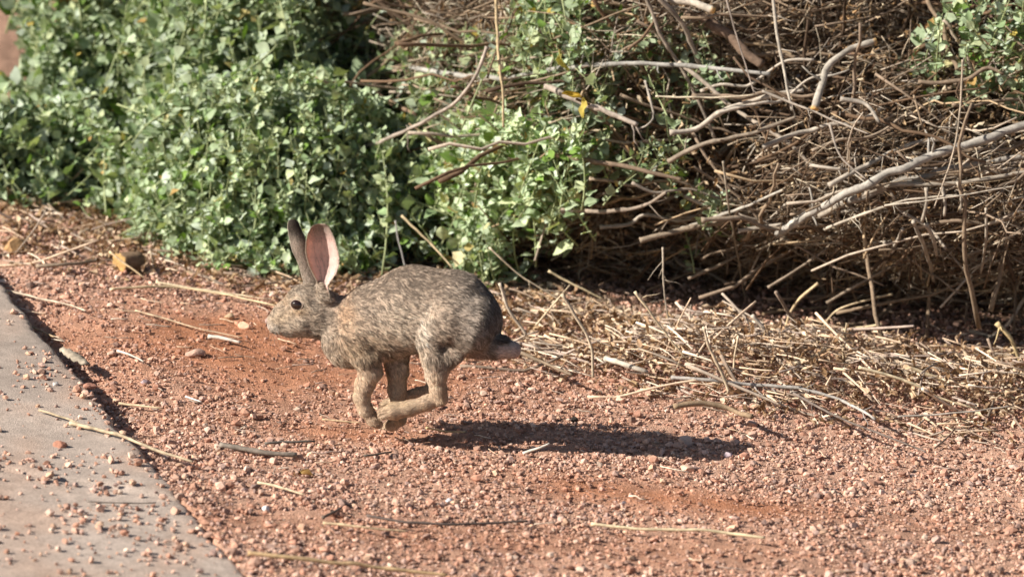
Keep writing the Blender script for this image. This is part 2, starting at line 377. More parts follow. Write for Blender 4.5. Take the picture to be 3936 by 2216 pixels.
# ------------------------------------------------------------------ shrubs
G_PAL = np.array([(.43, .50, .33), (.35, .43, .26), (.50, .55, .32), (.25, .34, .17), (.46, .52, .41), (.17, .27, .06)])
G_W = np.array([.27, .24, .15, .14, .13, .07])
YEL = np.array([(.52, .40, .10), (.50, .41, .17), (.56, .50, .26), (.42, .27, .10)])
TAN = np.array([(.64, .48, .32), (.54, .38, .245), (.74, .60, .44), (.43, .28, .17)])
def shrub(label, shoots_fn, n, root, bright=1.0, yellow=.04, lsize=.0165, category='shrub', group=None, stem_len=(.07, .15)):
    """shoots_fn(n) -> tip points and outward directions. Each shoot is a thin stem with leaves."""
    tips, outd = shoots_fn(n); n = len(tips)
    L = rng.uniform(*stem_len, n)[:, None]; droop = np.array([0, 0, -.35])
    base = tips-outd*L+np.array([0, 0, -.25])*L
    mid = (tips+base)/2+rng.normal(size=(n, 3))*.008
    m = 6; t = np.linspace(0, 1, m)[None, :, None]
    paths = (1-t)**2*base[:, None]+2*t*(1-t)*mid[:, None]+t*t*tips[:, None]
    rad = np.linspace(.0013, .0005, m)[None]*np.ones((n, 1))
    V1, F1 = tubes(paths, rad, 4); C1 = np.tile(np.array([.36, .40, .20]), (len(V1), 1))*(.7+.5*vnoise(V1, 30))[:, None]
    nl = 13; P = []; D = []; N = []; S = []; Cc = []
    for k in range(nl):
        f = (k+.6)/nl*rng.uniform(.92, 1.06, n); f = np.clip(f, .05, 1)[:, None]
        p = (1-f)**2*base+2*f*(1-f)*mid+f*f*tips
        ax = tips-base; ax = ax/np.linalg.norm(ax, axis=1)[:, None]
        r = rng.normal(size=(n, 3)); r -= np.sum(r*ax, 1)[:, None]*ax; r /= np.linalg.norm(r, axis=1)[:, None]
        d = ax*(.25+.55*f)+r*.9+np.array([0, 0, .05]); d /= np.linalg.norm(d, axis=1)[:, None]
        nrm = ax*.7+np.array([-.25, -.25, .75])+rng.normal(size=(n, 3))*.42; 
        P.append(p+d*.0025); D.append(d); N.append(nrm); S.append(lsize*1.1*(1.08-.55*f[:, 0])*np.where(rng.random(n) < .07, rng.uniform(1.4, 1.9, n), rng.uniform(.45, 1.35, n)))
        c = G_PAL[rng.choice(6, n, p=G_W)]*(1+.20*(f-.5))
        y = rng.random(n) < yellow*.5*(1.6-f[:, 0]); c[y] = YEL[rng.integers(0, 4, y.sum())]
        Cc.append(c)
    P, D, N, S, Cc = map(np.concatenate, (P, D, N, S, Cc))
    patch = (.84+.36*fbm(P, 9, 2))[:, None]*bright
    V2, F2, C2 = place_leaves(P, D, N, S, LPALL, Cc*patch)
    e = empty('saltbush_shrub', root); tag(e, label, category, group)
    off = np.array(root)
    build('stem', V1-off, F1, M_stem, C=C1, parent=e); fo = build('foliage', V2-off, F2, M_leaf, C=C2, parent=e)
    return e
def region_fn(poly, yfun, jitter, outdir=(-.25, -.75, .75), spread=.45):
    """tips spread over the visible face of a shrub: outline in photo pixels, depth from yfun"""
    poly = np.array(poly, float)
    def inside(px, py):
        c = np.zeros(len(px), bool); j = len(poly)-1
        for i in range(len(poly)):
            xi, yi = poly[i]; xj, yj = poly[j]
            c ^= ((yi > py) != (yj > py)) & (px < (xj-xi)*(py-yi)/(yj-yi+1e-9)+xi); j = i
        return c
    def fn(n):
        lo = poly.min(0); hi = poly.max(0); out = []
        while len(out) < n:
            px = rng.uniform(lo[0], hi[0], n); py = rng.uniform(lo[1], hi[1], n); k = inside(px, py)
            for a, c in zip(px[k], py[k]):
                Yd = yfun(a, c)+abs(rng.normal())*jitter; q = at(a, c, Yd)
                if q[2] > .012: out.append(q)
        tips = np.array(out[:n]); d = np.array(outdir)+rng.normal(size=(n, 3))*spread; d /= np.linalg.norm(d, axis=1)[:, None]
        return tips, d
    return fn
# each shrub follows the foot line of the green growth or the face of the dead brush
G_ = lambda off: (lambda px, py: green_at(px, py)+off)
B_ = lambda off: (lambda px, py: front_at(px, py)+off)
shrub('broad mat of dusty grey-green leaves at far left, reaching the left frame edge',
      region_fn([(-700, 850), (-700, 300), (-100, 300), (120, 400), (300, 210), (430, 560), (430, 870), (250, 825)], G_(0), .10), 760, (-.62, .6, .0), lsize=.018)
shrub('tall leafy green shrub behind the low mat near the top left corner',
      region_fn([(150, 330), (110, 210), (80, 90), (130, -250), (1150, -300), (1200, 150), (900, 420), (420, 520), (250, 380)], G_(.06), .10), 680, (-.45, .75, .0), bright=.86, lsize=.019)
shrub('dense grey-green leafy shrub right behind the rabbit\'s raised ears',
      region_fn([(430, 890), (400, 500), (700, 300), (1080, 250), (1420, 330), (1520, 600), (1490, 850), (1360, 1000), (1160, 1085), (900, 1085), (700, 1030), (500, 970)], G_(0), .08), 1280, (-.25, .45, .0), lsize=.0165)
shrub('pale green sprawling shrub with round leaves in the middle, right above the rabbit\'s back',
      region_fn([(1400, 560), (1560, 470), (1850, 400), (2180, 440), (2250, 560), (2130, 700), (1990, 800), (1850, 860), (1720, 840), (1500, 820), (1330, 820), (1300, 650)], B_(-.06), .06, spread=.5), 310, (-.04, .35, .0), bright=1.24, yellow=.07, lsize=.016, stem_len=(.05, .10))
shrub('low hanging leaves with yellow edges in shade directly over the rabbit\'s shoulders',
      region_fn([(1230, 560), (1420, 600), (1560, 800), (1640, 920), (1480, 970), (1420, 960), (1300, 1010), (1230, 900)], B_(-.05), .06), 190, (-.17, .25, .0), yellow=.08, bright=.95, lsize=.0145, stem_len=(.05, .09))
shrub('small drooping clump of pale leaves at the lower end of the middle shrub',
      region_fn([(1700, 880), (1850, 860), (1930, 890), (1850, 980), (1740, 980)], B_(-.09), .03), 28, (-.02, .2, .0), yellow=.10, lsize=.016)
shrub('upright leafy sprig with large yellow leaves at top centre',
      region_fn([(1960, -120), (2260, -150), (2240, 150), (2200, 330), (2120, 250), (1980, 170)], B_(-.05), .04), 90, (.03, .4, .0), bright=.95, yellow=.08, lsize=.016)
shrub('thin leafy green shoots left of the tall dry stems near the top centre',
      region_fn([(1240, 160), (1480, 90), (1760, 70), (1900, 90), (1890, 220), (1700, 480), (1440, 520), (1240, 420)], B_(-.03), .08, spread=.6), 150, (-.1, .45, .0), bright=.95, yellow=.05, lsize=.015)
shrub('sparse green shoots mixed with dry stems along the top edge, left of centre',
      region_fn([(850, -200), (1500, -200), (1500, 120), (1250, 330), (850, 330)], B_(-.03), .09, spread=.6), 150, (-.2, .6, .0), bright=.85, yellow=.05, lsize=.017)
shrub('leafy green sprig hanging into the top right corner',
      region_fn([(3540, 120), (3600, -60), (4300, -150), (4300, 360), (3900, 360), (3830, 190), (3640, 190)], B_(-.05), .05), 95, (.55, .3, .0), yellow=.05, lsize=.018)
shrub('scattered small green sprigs poking out of dead twigs right of centre',
      region_fn([(2250, 480), (2430, 440), (2620, 600), (2780, 720), (2720, 960), (2600, 900), (2600, 700), (2300, 620)], B_(-.01), .07, spread=.7), 24, (.16, .4, .0), bright=.9, yellow=.10, lsize=.011, stem_len=(.03, .06))
shrub('faint green shoots low among brown twigs near top of the dead brush',
      region_fn([(2300, 50), (2700, 60), (2720, 250), (2560, 330), (2300, 200)], B_(-.01), .07), 30, (.18, .5, .0), bright=.85, lsize=.014)

# large yellow leaves seen singly
def big_leaf(px, py, Y, size, d, nrm, col, label, proto=LPALL):
    p = at(px, py, Y)[None]
    V, F, C = place_leaves(p, np.array([d], float), np.array([nrm], float), np.array([size]), proto, np.array([col]), .02)
    o = build('leaf', V, F, M_leaf, C=C); origin(o, p[0]); tag(o, label, 'leaf')
big_leaf(2150, 190, front_at(2150, 190)-.07, 0.0312, (.15, -.1, -1), (-.5, -.8, .2), (.50, .44, .13), 'big yellow-green leaf hanging under the top centre sprig', LPD)
big_leaf(2160, 360, front_at(2160, 360)-.07, 0.025, (1, -.1, -.15), (-.3, -.7, .6), (.54, .37, .06), 'orange-yellow curled leaf just below the big hanging yellow leaf', LPD)
big_leaf(2245, 375, front_at(2245, 375)-.07, 0.0238, (.1, -.2, -1), (-.6, -.7, .2), (.50, .39, .09), 'yellow leaf hanging at the right end of the yellow pair', LPD)
big_leaf(1395, 880, front_at(1395, 880)-.12, .024, (.05, -.1, -1), (-.6, -.7, .2), (.52, .44, .20), 'pale yellow leaf hanging right behind the rabbit\'s right-hand ear')
big_leaf(1770, 965, front_at(1770, 965)-.12, .020, (-.2, -.2, -.9), (-.5, -.8, .3), (.66, .58, .34), 'cream coloured leaf at the bottom of the small drooping clump')

# ------------------------------------------------------------------ thicket of dead brush
TW = np.array([(.25, .18, .12), (.16, .10, .06), (.42, .34, .26), (.09, .058, .037), (.46, .33, .20), (.28, .205, .145)])
TWW = np.array([.25, .24, .16, .15, .08, .12])
def twig_cloud(n, L0, L1, r0, r1, depth, zmax=.72, xlo=-.5, xhi=1.25, m=5, clump=1.6):
    x = rng.uniform(xlo, xhi, n); z = np.abs(rng.uniform(.0, zmax, n)); zz = z*np.clip(.55+(x+.5)*.8, .5, 1.0)
    y = front_y(x, zz)+np.abs(rng.exponential(depth, n))
    c = np.stack([x, y, zz+.01+ground_z(x, y)], -1)
    hole = np.clip((.53-fbm(c, 7.5, 2))*9, 0, 1)*.17; c[:, 1] += hole*clump
    kind = rng.random(n)
    ang = np.where(kind < .5, rng.normal(.30, .28, n), np.where(kind < .72, rng.normal(-.35, .3, n), rng.normal(1.45, .45, n)))
    dz = np.sin(ang); dx = np.cos(ang); dy = rng.normal(0, .45, n)
    d = np.stack([dx, dy, dz], -1); d /= np.linalg.norm(d, axis=1)[:, None]
    L = rng.uniform(L0, L1, n)[:, None]; t = np.linspace(-.5, .5, m)
    sag = rng.normal(size=(n, 3))*L*.055
    P = c[:, None]+d[:, None]*(L*t[None])[:, :, None]+sag[:, None]*(1-4*t[None, :, None]**2)+rng.normal(size=(n, m, 3))*L[:, :, None]*.010
    P[:, :, 2] = np.maximum(P[:, :, 2], .004+ground_z(P[:, :, 0], P[:, :, 1]))
    R = rng.uniform(r0, r1, n)[:, None]*np.linspace(1.1, .6, m)[None]
    return P, R
def twig_mesh(name, P, R, sides, label, cat, kind=None, group=None, cmul=1.0):
    V, F = tubes(P, R, sides); n, m = P.shape[:2]
    c = TW[rng.choice(6, n, p=TWW)]*rng.uniform(.75, 1.2, (n, 1))*cmul; C = np.repeat(c, m*sides, 0)
    o = build(name, V, F, M_twig, C=C); tag(o, label, cat, group, kind); return o
P, R = twig_cloud(26000, .015, .085, .00035, .0010, .10)
P2, R2 = twig_cloud(4200, .06, .20, .0006, .0017, .12)
Pa = np.concatenate([P, P2]); Ra = np.concatenate([R, R2])
twig_mesh('fine_brushwood', Pa, Ra, 4, 'dense tangle of fine dry brown twigs filling the dead brush', 'brushwood', kind='stuff')
# bleached twig ends and crisp pale scraps that catch the sun on the face of the brush
P3, R3 = twig_cloud(5200, .012, .075, .0004, .0010, .03, m=4, clump=.8)
Vb, Fb = tubes(P3, R3, 4); PT = np.array([(.56, .48, .38), (.48, .38, .27), (.62, .52, .38), (.42, .35, .28)])
tag(build('bleached_twigs', Vb, Fb, M_twig, C=np.repeat(PT[rng.integers(0, 4, len(P3))]*rng.uniform(.6, 1.15, (len(P3), 1)), 16, 0)), 'pale sun-bleached twig ends sticking out of the face of the dead brush', 'brushwood', kind='stuff')
n = 5200
x = rng.uniform(-.4, 1.2, n); z = rng.uniform(0, .6, n); kx = rng.random(n) < np.clip((fbm(np.stack([x, z, x*0], -1), 8, 2)-.36)*4, .1, 1); x, z = x[kx], z[kx]; n = len(x)
y = front_y(x, z)+np.abs(rng.exponential(.035, n))-.005
V, F, C = place_leaves(np.stack([x, y, z+.01+ground_z(x, y)], -1), rng.normal(size=(n, 3))+np.array([0, 0, -.5]), rng.normal(size=(n, 3)), rng.uniform(.004, .013, n), LPD, np.array([(.56, .42, .27), (.46, .32, .19), (.64, .53, .37), (.38, .24, .12)])[rng.integers(0, 4, n)], .2)
tag(build('crisp_dead_leaves', V, F, M_dead, C=C), 'small curled tan leaves hanging on the sunlit face of the dead brush', 'dead leaves', kind='stuff')
# deep inside: bigger wood to close off daylight, its colour darkened to carry the shade
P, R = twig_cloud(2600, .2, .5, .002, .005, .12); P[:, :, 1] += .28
twig_mesh('inner_brushwood', P, R, 5, 'crossing stems coloured darker for shade deep inside the dead brush', 'brushwood', kind='stuff', cmul=.8)
# crumpled dead leaves caught in the brush
n = 22000
x = rng.uniform(-.5, 1.25, n); z = rng.uniform(0, .62, n)*np.clip(.55+(x+.5)*.8, .5, 1); y = front_y(x, z)+np.abs(rng.exponential(.10, n))+.01+.12*np.clip((.50-fbm(np.stack([x, front_y(x, z), z], -1), 7.5, 2))*9, 0, 1)
Pp = np.stack([x, y, z+.008+ground_z(x, y)], -1); D = rng.normal(size=(n, 3)); N = rng.normal(size=(n, 3))
BR = np.array([(.29, .175, .09), (.18, .105, .055), (.42, .29, .165), (.13, .075, .045)])
V, F, C = place_leaves(Pp, D, N, rng.uniform(.004, .011, n), LPD, BR[rng.integers(0, 4, n)], .2)
tag(build('caught_dead_leaves', V, F, M_dead, C=C), 'crumpled brown leaves caught among the dead twigs', 'dead leaves', kind='stuff')
# individual twigs of the brush, each described by its own look and place
def tone(c):
    b = sum(c)/3; r = c[0]/max(c[2], 1e-3)
    return 'bleached' if b > .42 else 'pale tan' if b > .34 and r > 1.6 else 'grey-brown' if b > .27 else 'brown' if b > .19 else 'dark brown'
def lean(P):
    a, c = proj(P[0]), proj(P[-1]); dx, dy = (c-a) if c[0] >= a[0] else (a-c); an = math.degrees(math.atan2(-dy, abs(dx)+1e-6))
    return 'upright' if abs(an) > 68 else 'rising steeply right' if an > 32 else 'rising gently right' if an > 9 else 'level' if an > -9 else 'falling gently right' if an > -32 else 'falling steeply right'
def size_word(L, r, l0, l1, r0):
    return ('short' if L < l0 else 'long' if L > l1 else 'medium')+(' stout' if r > r0 else ' thin')
def place_brush(P):
    x, y = proj(P.mean(0))
    col = ('left of middle shrub' if x < 1400 else 'behind middle shrub' if x < 2250 else 'right of yellow leaves' if x < 2650 else 'under orange-ended branch' if x < 3000 else 'left of corner sprig' if x < 3450 else 'toward right edge')
    row = 'at top' if y < 220 else 'in upper brush' if y < 470 else 'halfway down brush' if y < 760 else 'low in brush' if y < 1000 else 'in dark hollow'
    return row+' '+col
def place_litter(P):
    x, y = proj(P.mean(0))
    col = ('by far left path' if x < 500 else 'left of rabbit\'s head' if x < 1000 else 'behind rabbit' if x < 1950 else 'right of tail' if x < 2350 else 'left of forked branch' if x < 2700 else 'around forked branch' if x < 3250 else 'toward right edge')
    lo_, hi_ = np.interp(P[:, 0].mean(), *_lo), np.interp(P[:, 0].mean(), *_hi); f = (P[:, 1].mean()-lo_)/(hi_-lo_)
    return ('at front of straw' if f < .3 else 'in middle of straw' if f < .62 else 'at back of straw')+' '+col
def settle(made, grp):
    """items whose description is the same share one group, the others stand alone"""
    for o, l in made: tag(o, l, o['category'], grp)
made = []
P, R = twig_cloud(240, .10, .38, .0011, .0030, .03, zmax=.5, xlo=-.3, xhi=.95, m=12, clump=.5)
for i in range(len(P)):
    pm = proj(P[i].mean(0))
    if not (-100 < pm[0] < 4030 and -120 < pm[1] < 1300): continue
    V, F = tubes(P[i:i+1], R[i:i+1]*(1+.25*(vnoise(P[i], 150)-.5))[None], 7)
    c = TW[rng.choice(6, p=TWW)]*random.uniform(.85, 1.2)
    o = build('dead_twig', V, F, M_twig, C=np.tile(c, (len(V), 1))); origin(o, P[i, 0]); o['category'] = 'twig'
    made.append((o, '%s %s twig %s %s' % (size_word(np.linalg.norm(P[i, -1]-P[i, 0]), R[i].mean(), .2, .32, .0026), tone(c), lean(P[i]), place_brush(P[i]))))
# sturdier grey sticks lying roughly parallel with the thick branches on the right
for i in range(36):
    px, py = rng.uniform(2450, 3950), rng.uniform(120, 1060); an = math.radians(rng.normal(20, 11) if i % 4 else rng.normal(-28, 16)); ln = rng.uniform(.09, .24)
    c0_ = at(px, py, front_at(px, py)+rng.uniform(-.012, .035)); d_ = np.array([math.cos(an), rng.normal(0, .18), math.sin(an)]); d_ /= np.linalg.norm(d_)
    q = np.linspace(-.5, .5, 6)[:, None]; Pq = c0_+d_*ln*q+rng.normal(size=(6, 3))*.0035
    Pq[:, 2] = np.maximum(Pq[:, 2], .012); rr = rng.uniform(.0014, .0034); cc = np.array([(.34, .28, .22), (.28, .215, .155), (.42, .36, .29), (.22, .16, .11)][i % 4])*rng.uniform(.85, 1.15)
    o = stick('dead_twig', Pq, rr, tuple(cc), None, 'twig', taper=rng.uniform(.5, .9), spurs=int(rng.integers(0, 4)), jit=.35)
    made.append((o, '%s %s twig %s %s' % (size_word(ln, rr, .13, .19, .0024), tone(cc), lean(Pq), place_brush(Pq))))
settle(made, 'single twigs in the dead brush')

def S(name, pix, Y, rpx, colr, label, cat='branch', keep=False, front=0.0, **k):
    """a stick through photo pixels: on the litter, rising from the litter, or lying on the face of the brush"""
    pts = []; flat = np.mean([q[1] for q in pix]) > 1340 and cat != 'stalk'; lowest = max(pix, key=lambda q: q[1]); yb = gp(lowest[0], lowest[1], .012)[1]
    off = (Y if not isinstance(Y, (list, tuple)) else sum(Y)/len(Y))*.4-.012
    off += front
    if keep: yb = Y if not isinstance(Y, (list, tuple)) else Y[0]
    for i, q in enumerate(pix):
        if flat: pts.append(gp(q[0], q[1], .020+.004*(i % 2))); continue
        pts.append(at(q[0], q[1], yb if cat == 'stalk' or keep else front_at(q[0], q[1])+off))
    return stick(name, pts, rpx*KP*5.9, colr, label, cat, **k)
GR = (.44, .39, .33); PAL_ = (.62, .48, .32); BRN = (.30, .20, .13); STRAW = (.66, .50, .29); DK = (.17, .13, .10)
S('dead_branch', [(1068, -60), (1075, 100), (1068, 230), (1045, 330), (1032, 405)], .06, 9, PAL_, 'pale upright forked stem in front of the green leaves at upper left', front=-.14, taper=.7, spurs=2)
S('dead_branch', [(1062, 48), (960, 30), (830, 16), (700, 30)], .07, 7, PAL_, 'pale thin branch reaching left along the top edge', front=-.14, taper=.5, spurs=3)
S('dead_branch', [(960, 40), (1010, 180), (1050, 330), (1052, 410)], .09, 5, PAL_, 'thin tan twig crossing behind the pale upright forked stem', front=-.14)
S('dead_branch', [(1905, -40), (1915, 200), (1932, 340), (1935, 490)], .04, 8, STRAW, 'straw coloured upright stem behind the middle shrub', front=-.14, spurs=2)
S('dead_branch', [(1872, 180), (1830, 290), (1760, 385), (1680, 440), (1540, 510), (1430, 555), (1335, 570)], -.03, 7.5, (.46, .38, .31), 'long curved grey-brown twig arching over the middle shrub', front=-.14, taper=1.25, spurs=4)
S('dead_branch', [(1560, 255), (1760, 290), (1950, 300), (2130, 270), (2350, 245), (2650, 255), (2960, 285)], [.16, .08], 13, (.46, .43, .38), 'thick grey branch lying level across the upper middle', front=-.03, taper=.7, spurs=5)
S('dead_branch', [(1420, 350), (1560, 420), (1600, 440)], .06, 14, BRN, 'short broken brown branch among leaves left of the level grey branch', front=-.05)
S('dead_branch', [(2990, 900), (3150, 800), (3350, 700), (3560, 610), (3760, 540), (4100, 430)], [-.03, .0], 17, (.50, .45, .385), 'thickest pale grey branch rising to the right edge', taper=1.15, spurs=5, m=60)
S('dead_branch', [(3060, 850), (3300, 760), (3480, 700), (3700, 640), (4000, 590)], .04, 18, (.42, .37, .31), 'brown-grey branch lying just behind the thickest pale one', spurs=3)
S('dead_branch', [(3150, 830), (3400, 720), (3700, 700), (3990, 650)], .03, 13, (.44, .37, .29), 'slimmer branch beneath the two thick ones at right', spurs=4)
S('dead_branch', [(2515, 912), (2680, 860), (2850, 800), (3010, 730)], [-.07, .0], 10, (.48, .43, .36), 'straight grey branch slanting up with its cut end at the left', endcol=(.6, .5, .36), spurs=2)
S('dead_branch', [(2965, -60), (2990, 150), (3010, 260), (3045, 425)], -.04, 8, (.60, .52, .42), 'pale long stem standing upright near the top right', taper=.7, spurs=3)
S('dead_branch', [(2780, -40), (2850, 200), (2900, 360)], .0, 4.5, (.36, .29, .24), 'thin dark twig slanting left of the pale upright stem', spurs=3)
S('dead_branch', [(2440, -30), (2580, -5), (2690, 20), (2745, 42)], -.03, 20, (.60, .52, .42), 'thick pale cut branch with splintered orange end at the top edge', taper=.8, endcol=(.68, .42, .16))
S('dead_branch', [(2640, 50), (2760, 110), (2860, 190), (2930, 250)], .10, 27, (.24, .16, .11), 'fat dark brown branch just under the pale cut branch', taper=.8)
S('dead_branch', [(3130, 420), (3190, 250), (3260, 195), (3370, 155)], [.0, -.06], 16, (.46, .41, .34), 'bent grey branch with a sawn orange end near the top right', taper=.85, endcol=(.70, .42, .15), spurs=3)
S('dead_branch', [(2520, 370), (2720, 375), (2900, 365)], -.04, 4.5, (.68, .58, .42), 'thin level straw stalk poking left from the dead brush', spurs=3)
S('dead_branch', [(2930, 350), (3080, 410), (3200, 460), (3340, 515)], -.08, 6, (.50, .42, .34), 'thin grey stem slanting down right below the pale upright stem', spurs=5)
S('dead_branch', [(2780, 620), (2800, 780), (2830, 950), (2862, 1140)], -.08, 5, (.46, .38, .28), 'long thin brown stem hanging in front of the dark hollow', spurs=4)
S('dead_branch', [(3700, 230), (3690, 420), (3660, 600), (3590, 800)], -.10, 5, (.48, .38, .28), 'thin tan stem hanging across the thick branches at right', spurs=5)
S('dead_branch', [(3190, 480), (3230, 600), (3330, 690)], -.06, 5.5, (.46, .38, .31), 'kinked twig reaching down onto the thickest branch')
S('dead_branch', [(3230, 380), (3330, 400), (3380, 470)], -.05, 11, (.52, .45, .37), 'short stout grey twig hooked above the thickest branch')
S('dead_branch', [(3170, 880), (3300, 830), (3480, 770), (3680, 750)], -.07, 7, (.54, .46, .36), 'pale twig running level beneath the thickest branch', spurs=5)
S('dead_branch', [(3400, 790), (3640, 760), (3900, 715)], -.11, 4.5, (.56, .48, .38), 'thin pale spiny twig at the right edge beneath the thick branches', spurs=6)
S('dead_branch', [(2910, 960), (3020, 920), (3060, 935), (3240, 935)], -.05, 5.5, (.44, .36, .26), 'curled brown twig arching in the dark hollow', spurs=2)
for q, (a, b_, c_, d_) in enumerate([(3560, 720, 3545, 850), (3620, 720, 3630, 830), (3680, 700, 3690, 820), (3560, 860, 3600, 980), (3470, 880, 3370, 1040), (3790, 800, 3770, 1050), (3510, 850, 3590, 1080), (3400, 930, 3390, 1060)]):
    S('dead_branch', [(a, b_), ((a+c_)/2+8, (b_+d_)/2), (c_, d_)], -.07+.02*(q % 3), 9-(q % 3)*1.5, (.50, .42, .33), ['leftmost upper grey stub hanging under the thick branches', 'second upper grey stub hanging under the thick branches', 'right-hand upper grey stub hanging under the thick branches', 'grey stub hanging straight below the leftmost upper stub', 'longest leaning stub at the left of the hanging stubs', 'long grey stub hanging alone at the right of the others', 'grey stub leaning right below the upper stubs', 'lowest thin stub next to the longest leaning one'][q], group='hanging stubs under the thick branches', taper=.8)
S('dead_branch', [(2100, 330), (2300, 420), (2450, 480)], .08, 16, (.46, .38, .31), 'grey slanting branch below the big yellow leaves', front=-.05, spurs=2)
S('dead_branch', [(2480, 310), (2510, 440), (2490, 480), (2440, 500)], .0, 6, (.46, .40, .33), 'hooked grey twig right of the yellow leaves', spurs=2)
S('dead_branch', [(2160, 810), (2330, 810), (2470, 790), (2560, 740)], .03, 11, (.38, .30, .23), 'brown branch lying right of the middle shrub', front=-.05, spurs=3)
S('dead_branch', [(2120, 590), (2400, 640), (2620, 690)], .10, 13, (.27, .19, .13), 'dark brown branch lying behind the middle shrub', front=-.05, spurs=2)
S('dead_branch', [(2570, 620), (2680, 560), (2860, 520), (3060, 450)], .08, 12, (.34, .27, .20), 'shaded branch slanting up through the middle of the dead brush', front=-.05, spurs=3)
S('dead_branch', [(1520, 848), (1532, 930), (1558, 1030)], -.10, 4.5, (.50, .46, .42), 'thin grey twig standing right above the rabbit\'s back', front=-.15)
S('dead_branch', [(1545, 830), (1650, 930), (1740, 1030)], -.02, 6, (.52, .40, .24), 'tan twig slanting down behind the rabbit\'s back', front=-.14)

# ------------------------------------------------------------------ straw and litter band
_lo = line([(-200, 1000), (500, 1130), (1000, 1180), (1500, 1330), (1850, 1395), (2200, 1480), (2600, 1590), (3100, 1650), (3936, 1760), (4800, 1850)])
_hi = line([(-200, 600), (900, 850), (1900, 1040), (2600, 1225), (3936, 1370), (4800, 1440)])
def litter_density(x, y):
    """1 inside the straw band, 0 outside (world metres)"""
    lo = np.interp(x, *_lo)+.03*(vnoise(np.stack([x*1., y*0, y*0], -1), 14)-.5)*2
    hi = np.interp(x, *_hi)
    return np.clip((y-lo)/.13, 0, 1)*np.clip((hi-y)/.1, 0, 1)
def litter_h(x, y):
    return np.clip(litter_density(x, y), 0, 1)**2*(.030+.034*np.clip(fbm(np.stack([x*1., y*1., x*0], -1), 9, 2)*3-1.2, 0, 1))*np.clip((x+.05)/.3, .10, 1)
def litter(n, L0, L1, r0, r1, pal, sides, up=.16, m=4, thin=1.0):
    x = rng.uniform(-.8, 1.0, n*3); y = rng.uniform(-.75, .6, n*3)
    dens = litter_density(x, y)*np.where(x < -.10, .20*thin, 1.0)
    dens = dens*np.clip(fbm(np.stack([x, y, x*0], -1), 10, 2)*4-1.25, .12, 1)
    k = rng.random(n*3) < dens; x, y = x[k][:n], y[k][:n]; n = len(x)
    h = litter_h(x, y); z = ground_z(x, y)+h*rng.random(n)**.7+.004
    a = np.where(rng.random(n) < .6, rng.normal(-.45, .5, n), rng.uniform(-1.6, 1.6, n)); el = rng.normal(0, up, n)
    d = np.stack([np.cos(a)*np.cos(el), np.sin(a)*np.cos(el), np.sin(el)], -1)
    L = rng.uniform(L0, L1, n)[:, None]; t = np.linspace(-.5, .5, m); c = np.stack([x, y, z], -1)
    sag = rng.normal(size=(n, 3))*L*.028
    P = c[:, None]+d[:, None]*(L*t[None])[:, :, None]+sag[:, None]*(1-4*t[None, :, None]**2)
    P[:, :, 2] = np.maximum(P[:, :, 2], ground_z(P[:, :, 0], P[:, :, 1])+.002)
    R = np.exp(rng.uniform(math.log(r0), math.log(r1), n))[:, None]*np.linspace(1.05, .75, m)[None]
    V, F = tubes(P, R, sides); C = np.repeat(pal[rng.integers(0, len(pal), n)]*rng.uniform(.75, 1.15, (n, 1)), m*sides, 0)
    return P, R, V, F, C
SP = np.array([(.72, .53, .37), (.60, .43, .29), (.48, .37, .30), (.80, .65, .50), (.40, .32, .25), (.26, .19, .14)])
_, _, V, F, C = litter(4300, .012, .08, .0004, .0017, SP, 4)
tag(build('straw_litter', V, F, M_twig, C=C), 'bleached straw and broken twig litter lying along the foot of the brush', 'straw', kind='stuff')
P, R, V, F, C = litter(215, .07, .21, .0009, .0022, SP, 4, up=.40, m=9)
made = []
for i in range(len(P)):
    pm = proj(P[i].mean(0))
    if not (-60 < pm[0] < 3990): continue
    V, F = tubes(P[i:i+1], R[i:i+1], 6); c = SP[rng.integers(0, 6)]*random.uniform(.9, 1.1)
    o = build('straw_stalk', V, F, M_twig, C=np.tile(c, (len(V), 1))); origin(o, P[i, 0]); o['category'] = 'stalk'
    made.append((o, '%s %s stalk %s %s' % (size_word(np.linalg.norm(P[i, -1]-P[i, 0]), R[i].mean(), .08, .13, .0018), tone(c), lean(P[i]), place_litter(P[i]))))
settle(made, 'loose stalks in the straw litter')
n = 19000
x = rng.uniform(-.8, 1.0, n*2); y = rng.uniform(-.75, .6, n*2); k = rng.random(n*2) < litter_density(x, y)*np.where(x < -.05, .75, 1); x, y = x[k][:n], y[k][:n]; n = len(x)
Pp = np.stack([x, y, ground_z(x, y)+litter_h(x, y)*rng.random(n)+.003], -1); D = rng.normal(size=(n, 3))*np.array([1, 1, .45]); N = rng.normal(size=(n, 3))*.6+np.array([0, 0, .8])
V, F, C = place_leaves(Pp, D, N, rng.uniform(.006, .017, n), LPD, np.concatenate([TAN, BR[:3], TAN])[rng.integers(0, 11, n)], .2)
tag(build('leaf_litter', V, F, M_dead, C=C), 'curled tan dead leaves scattered through the straw', 'dead leaves', kind='stuff')
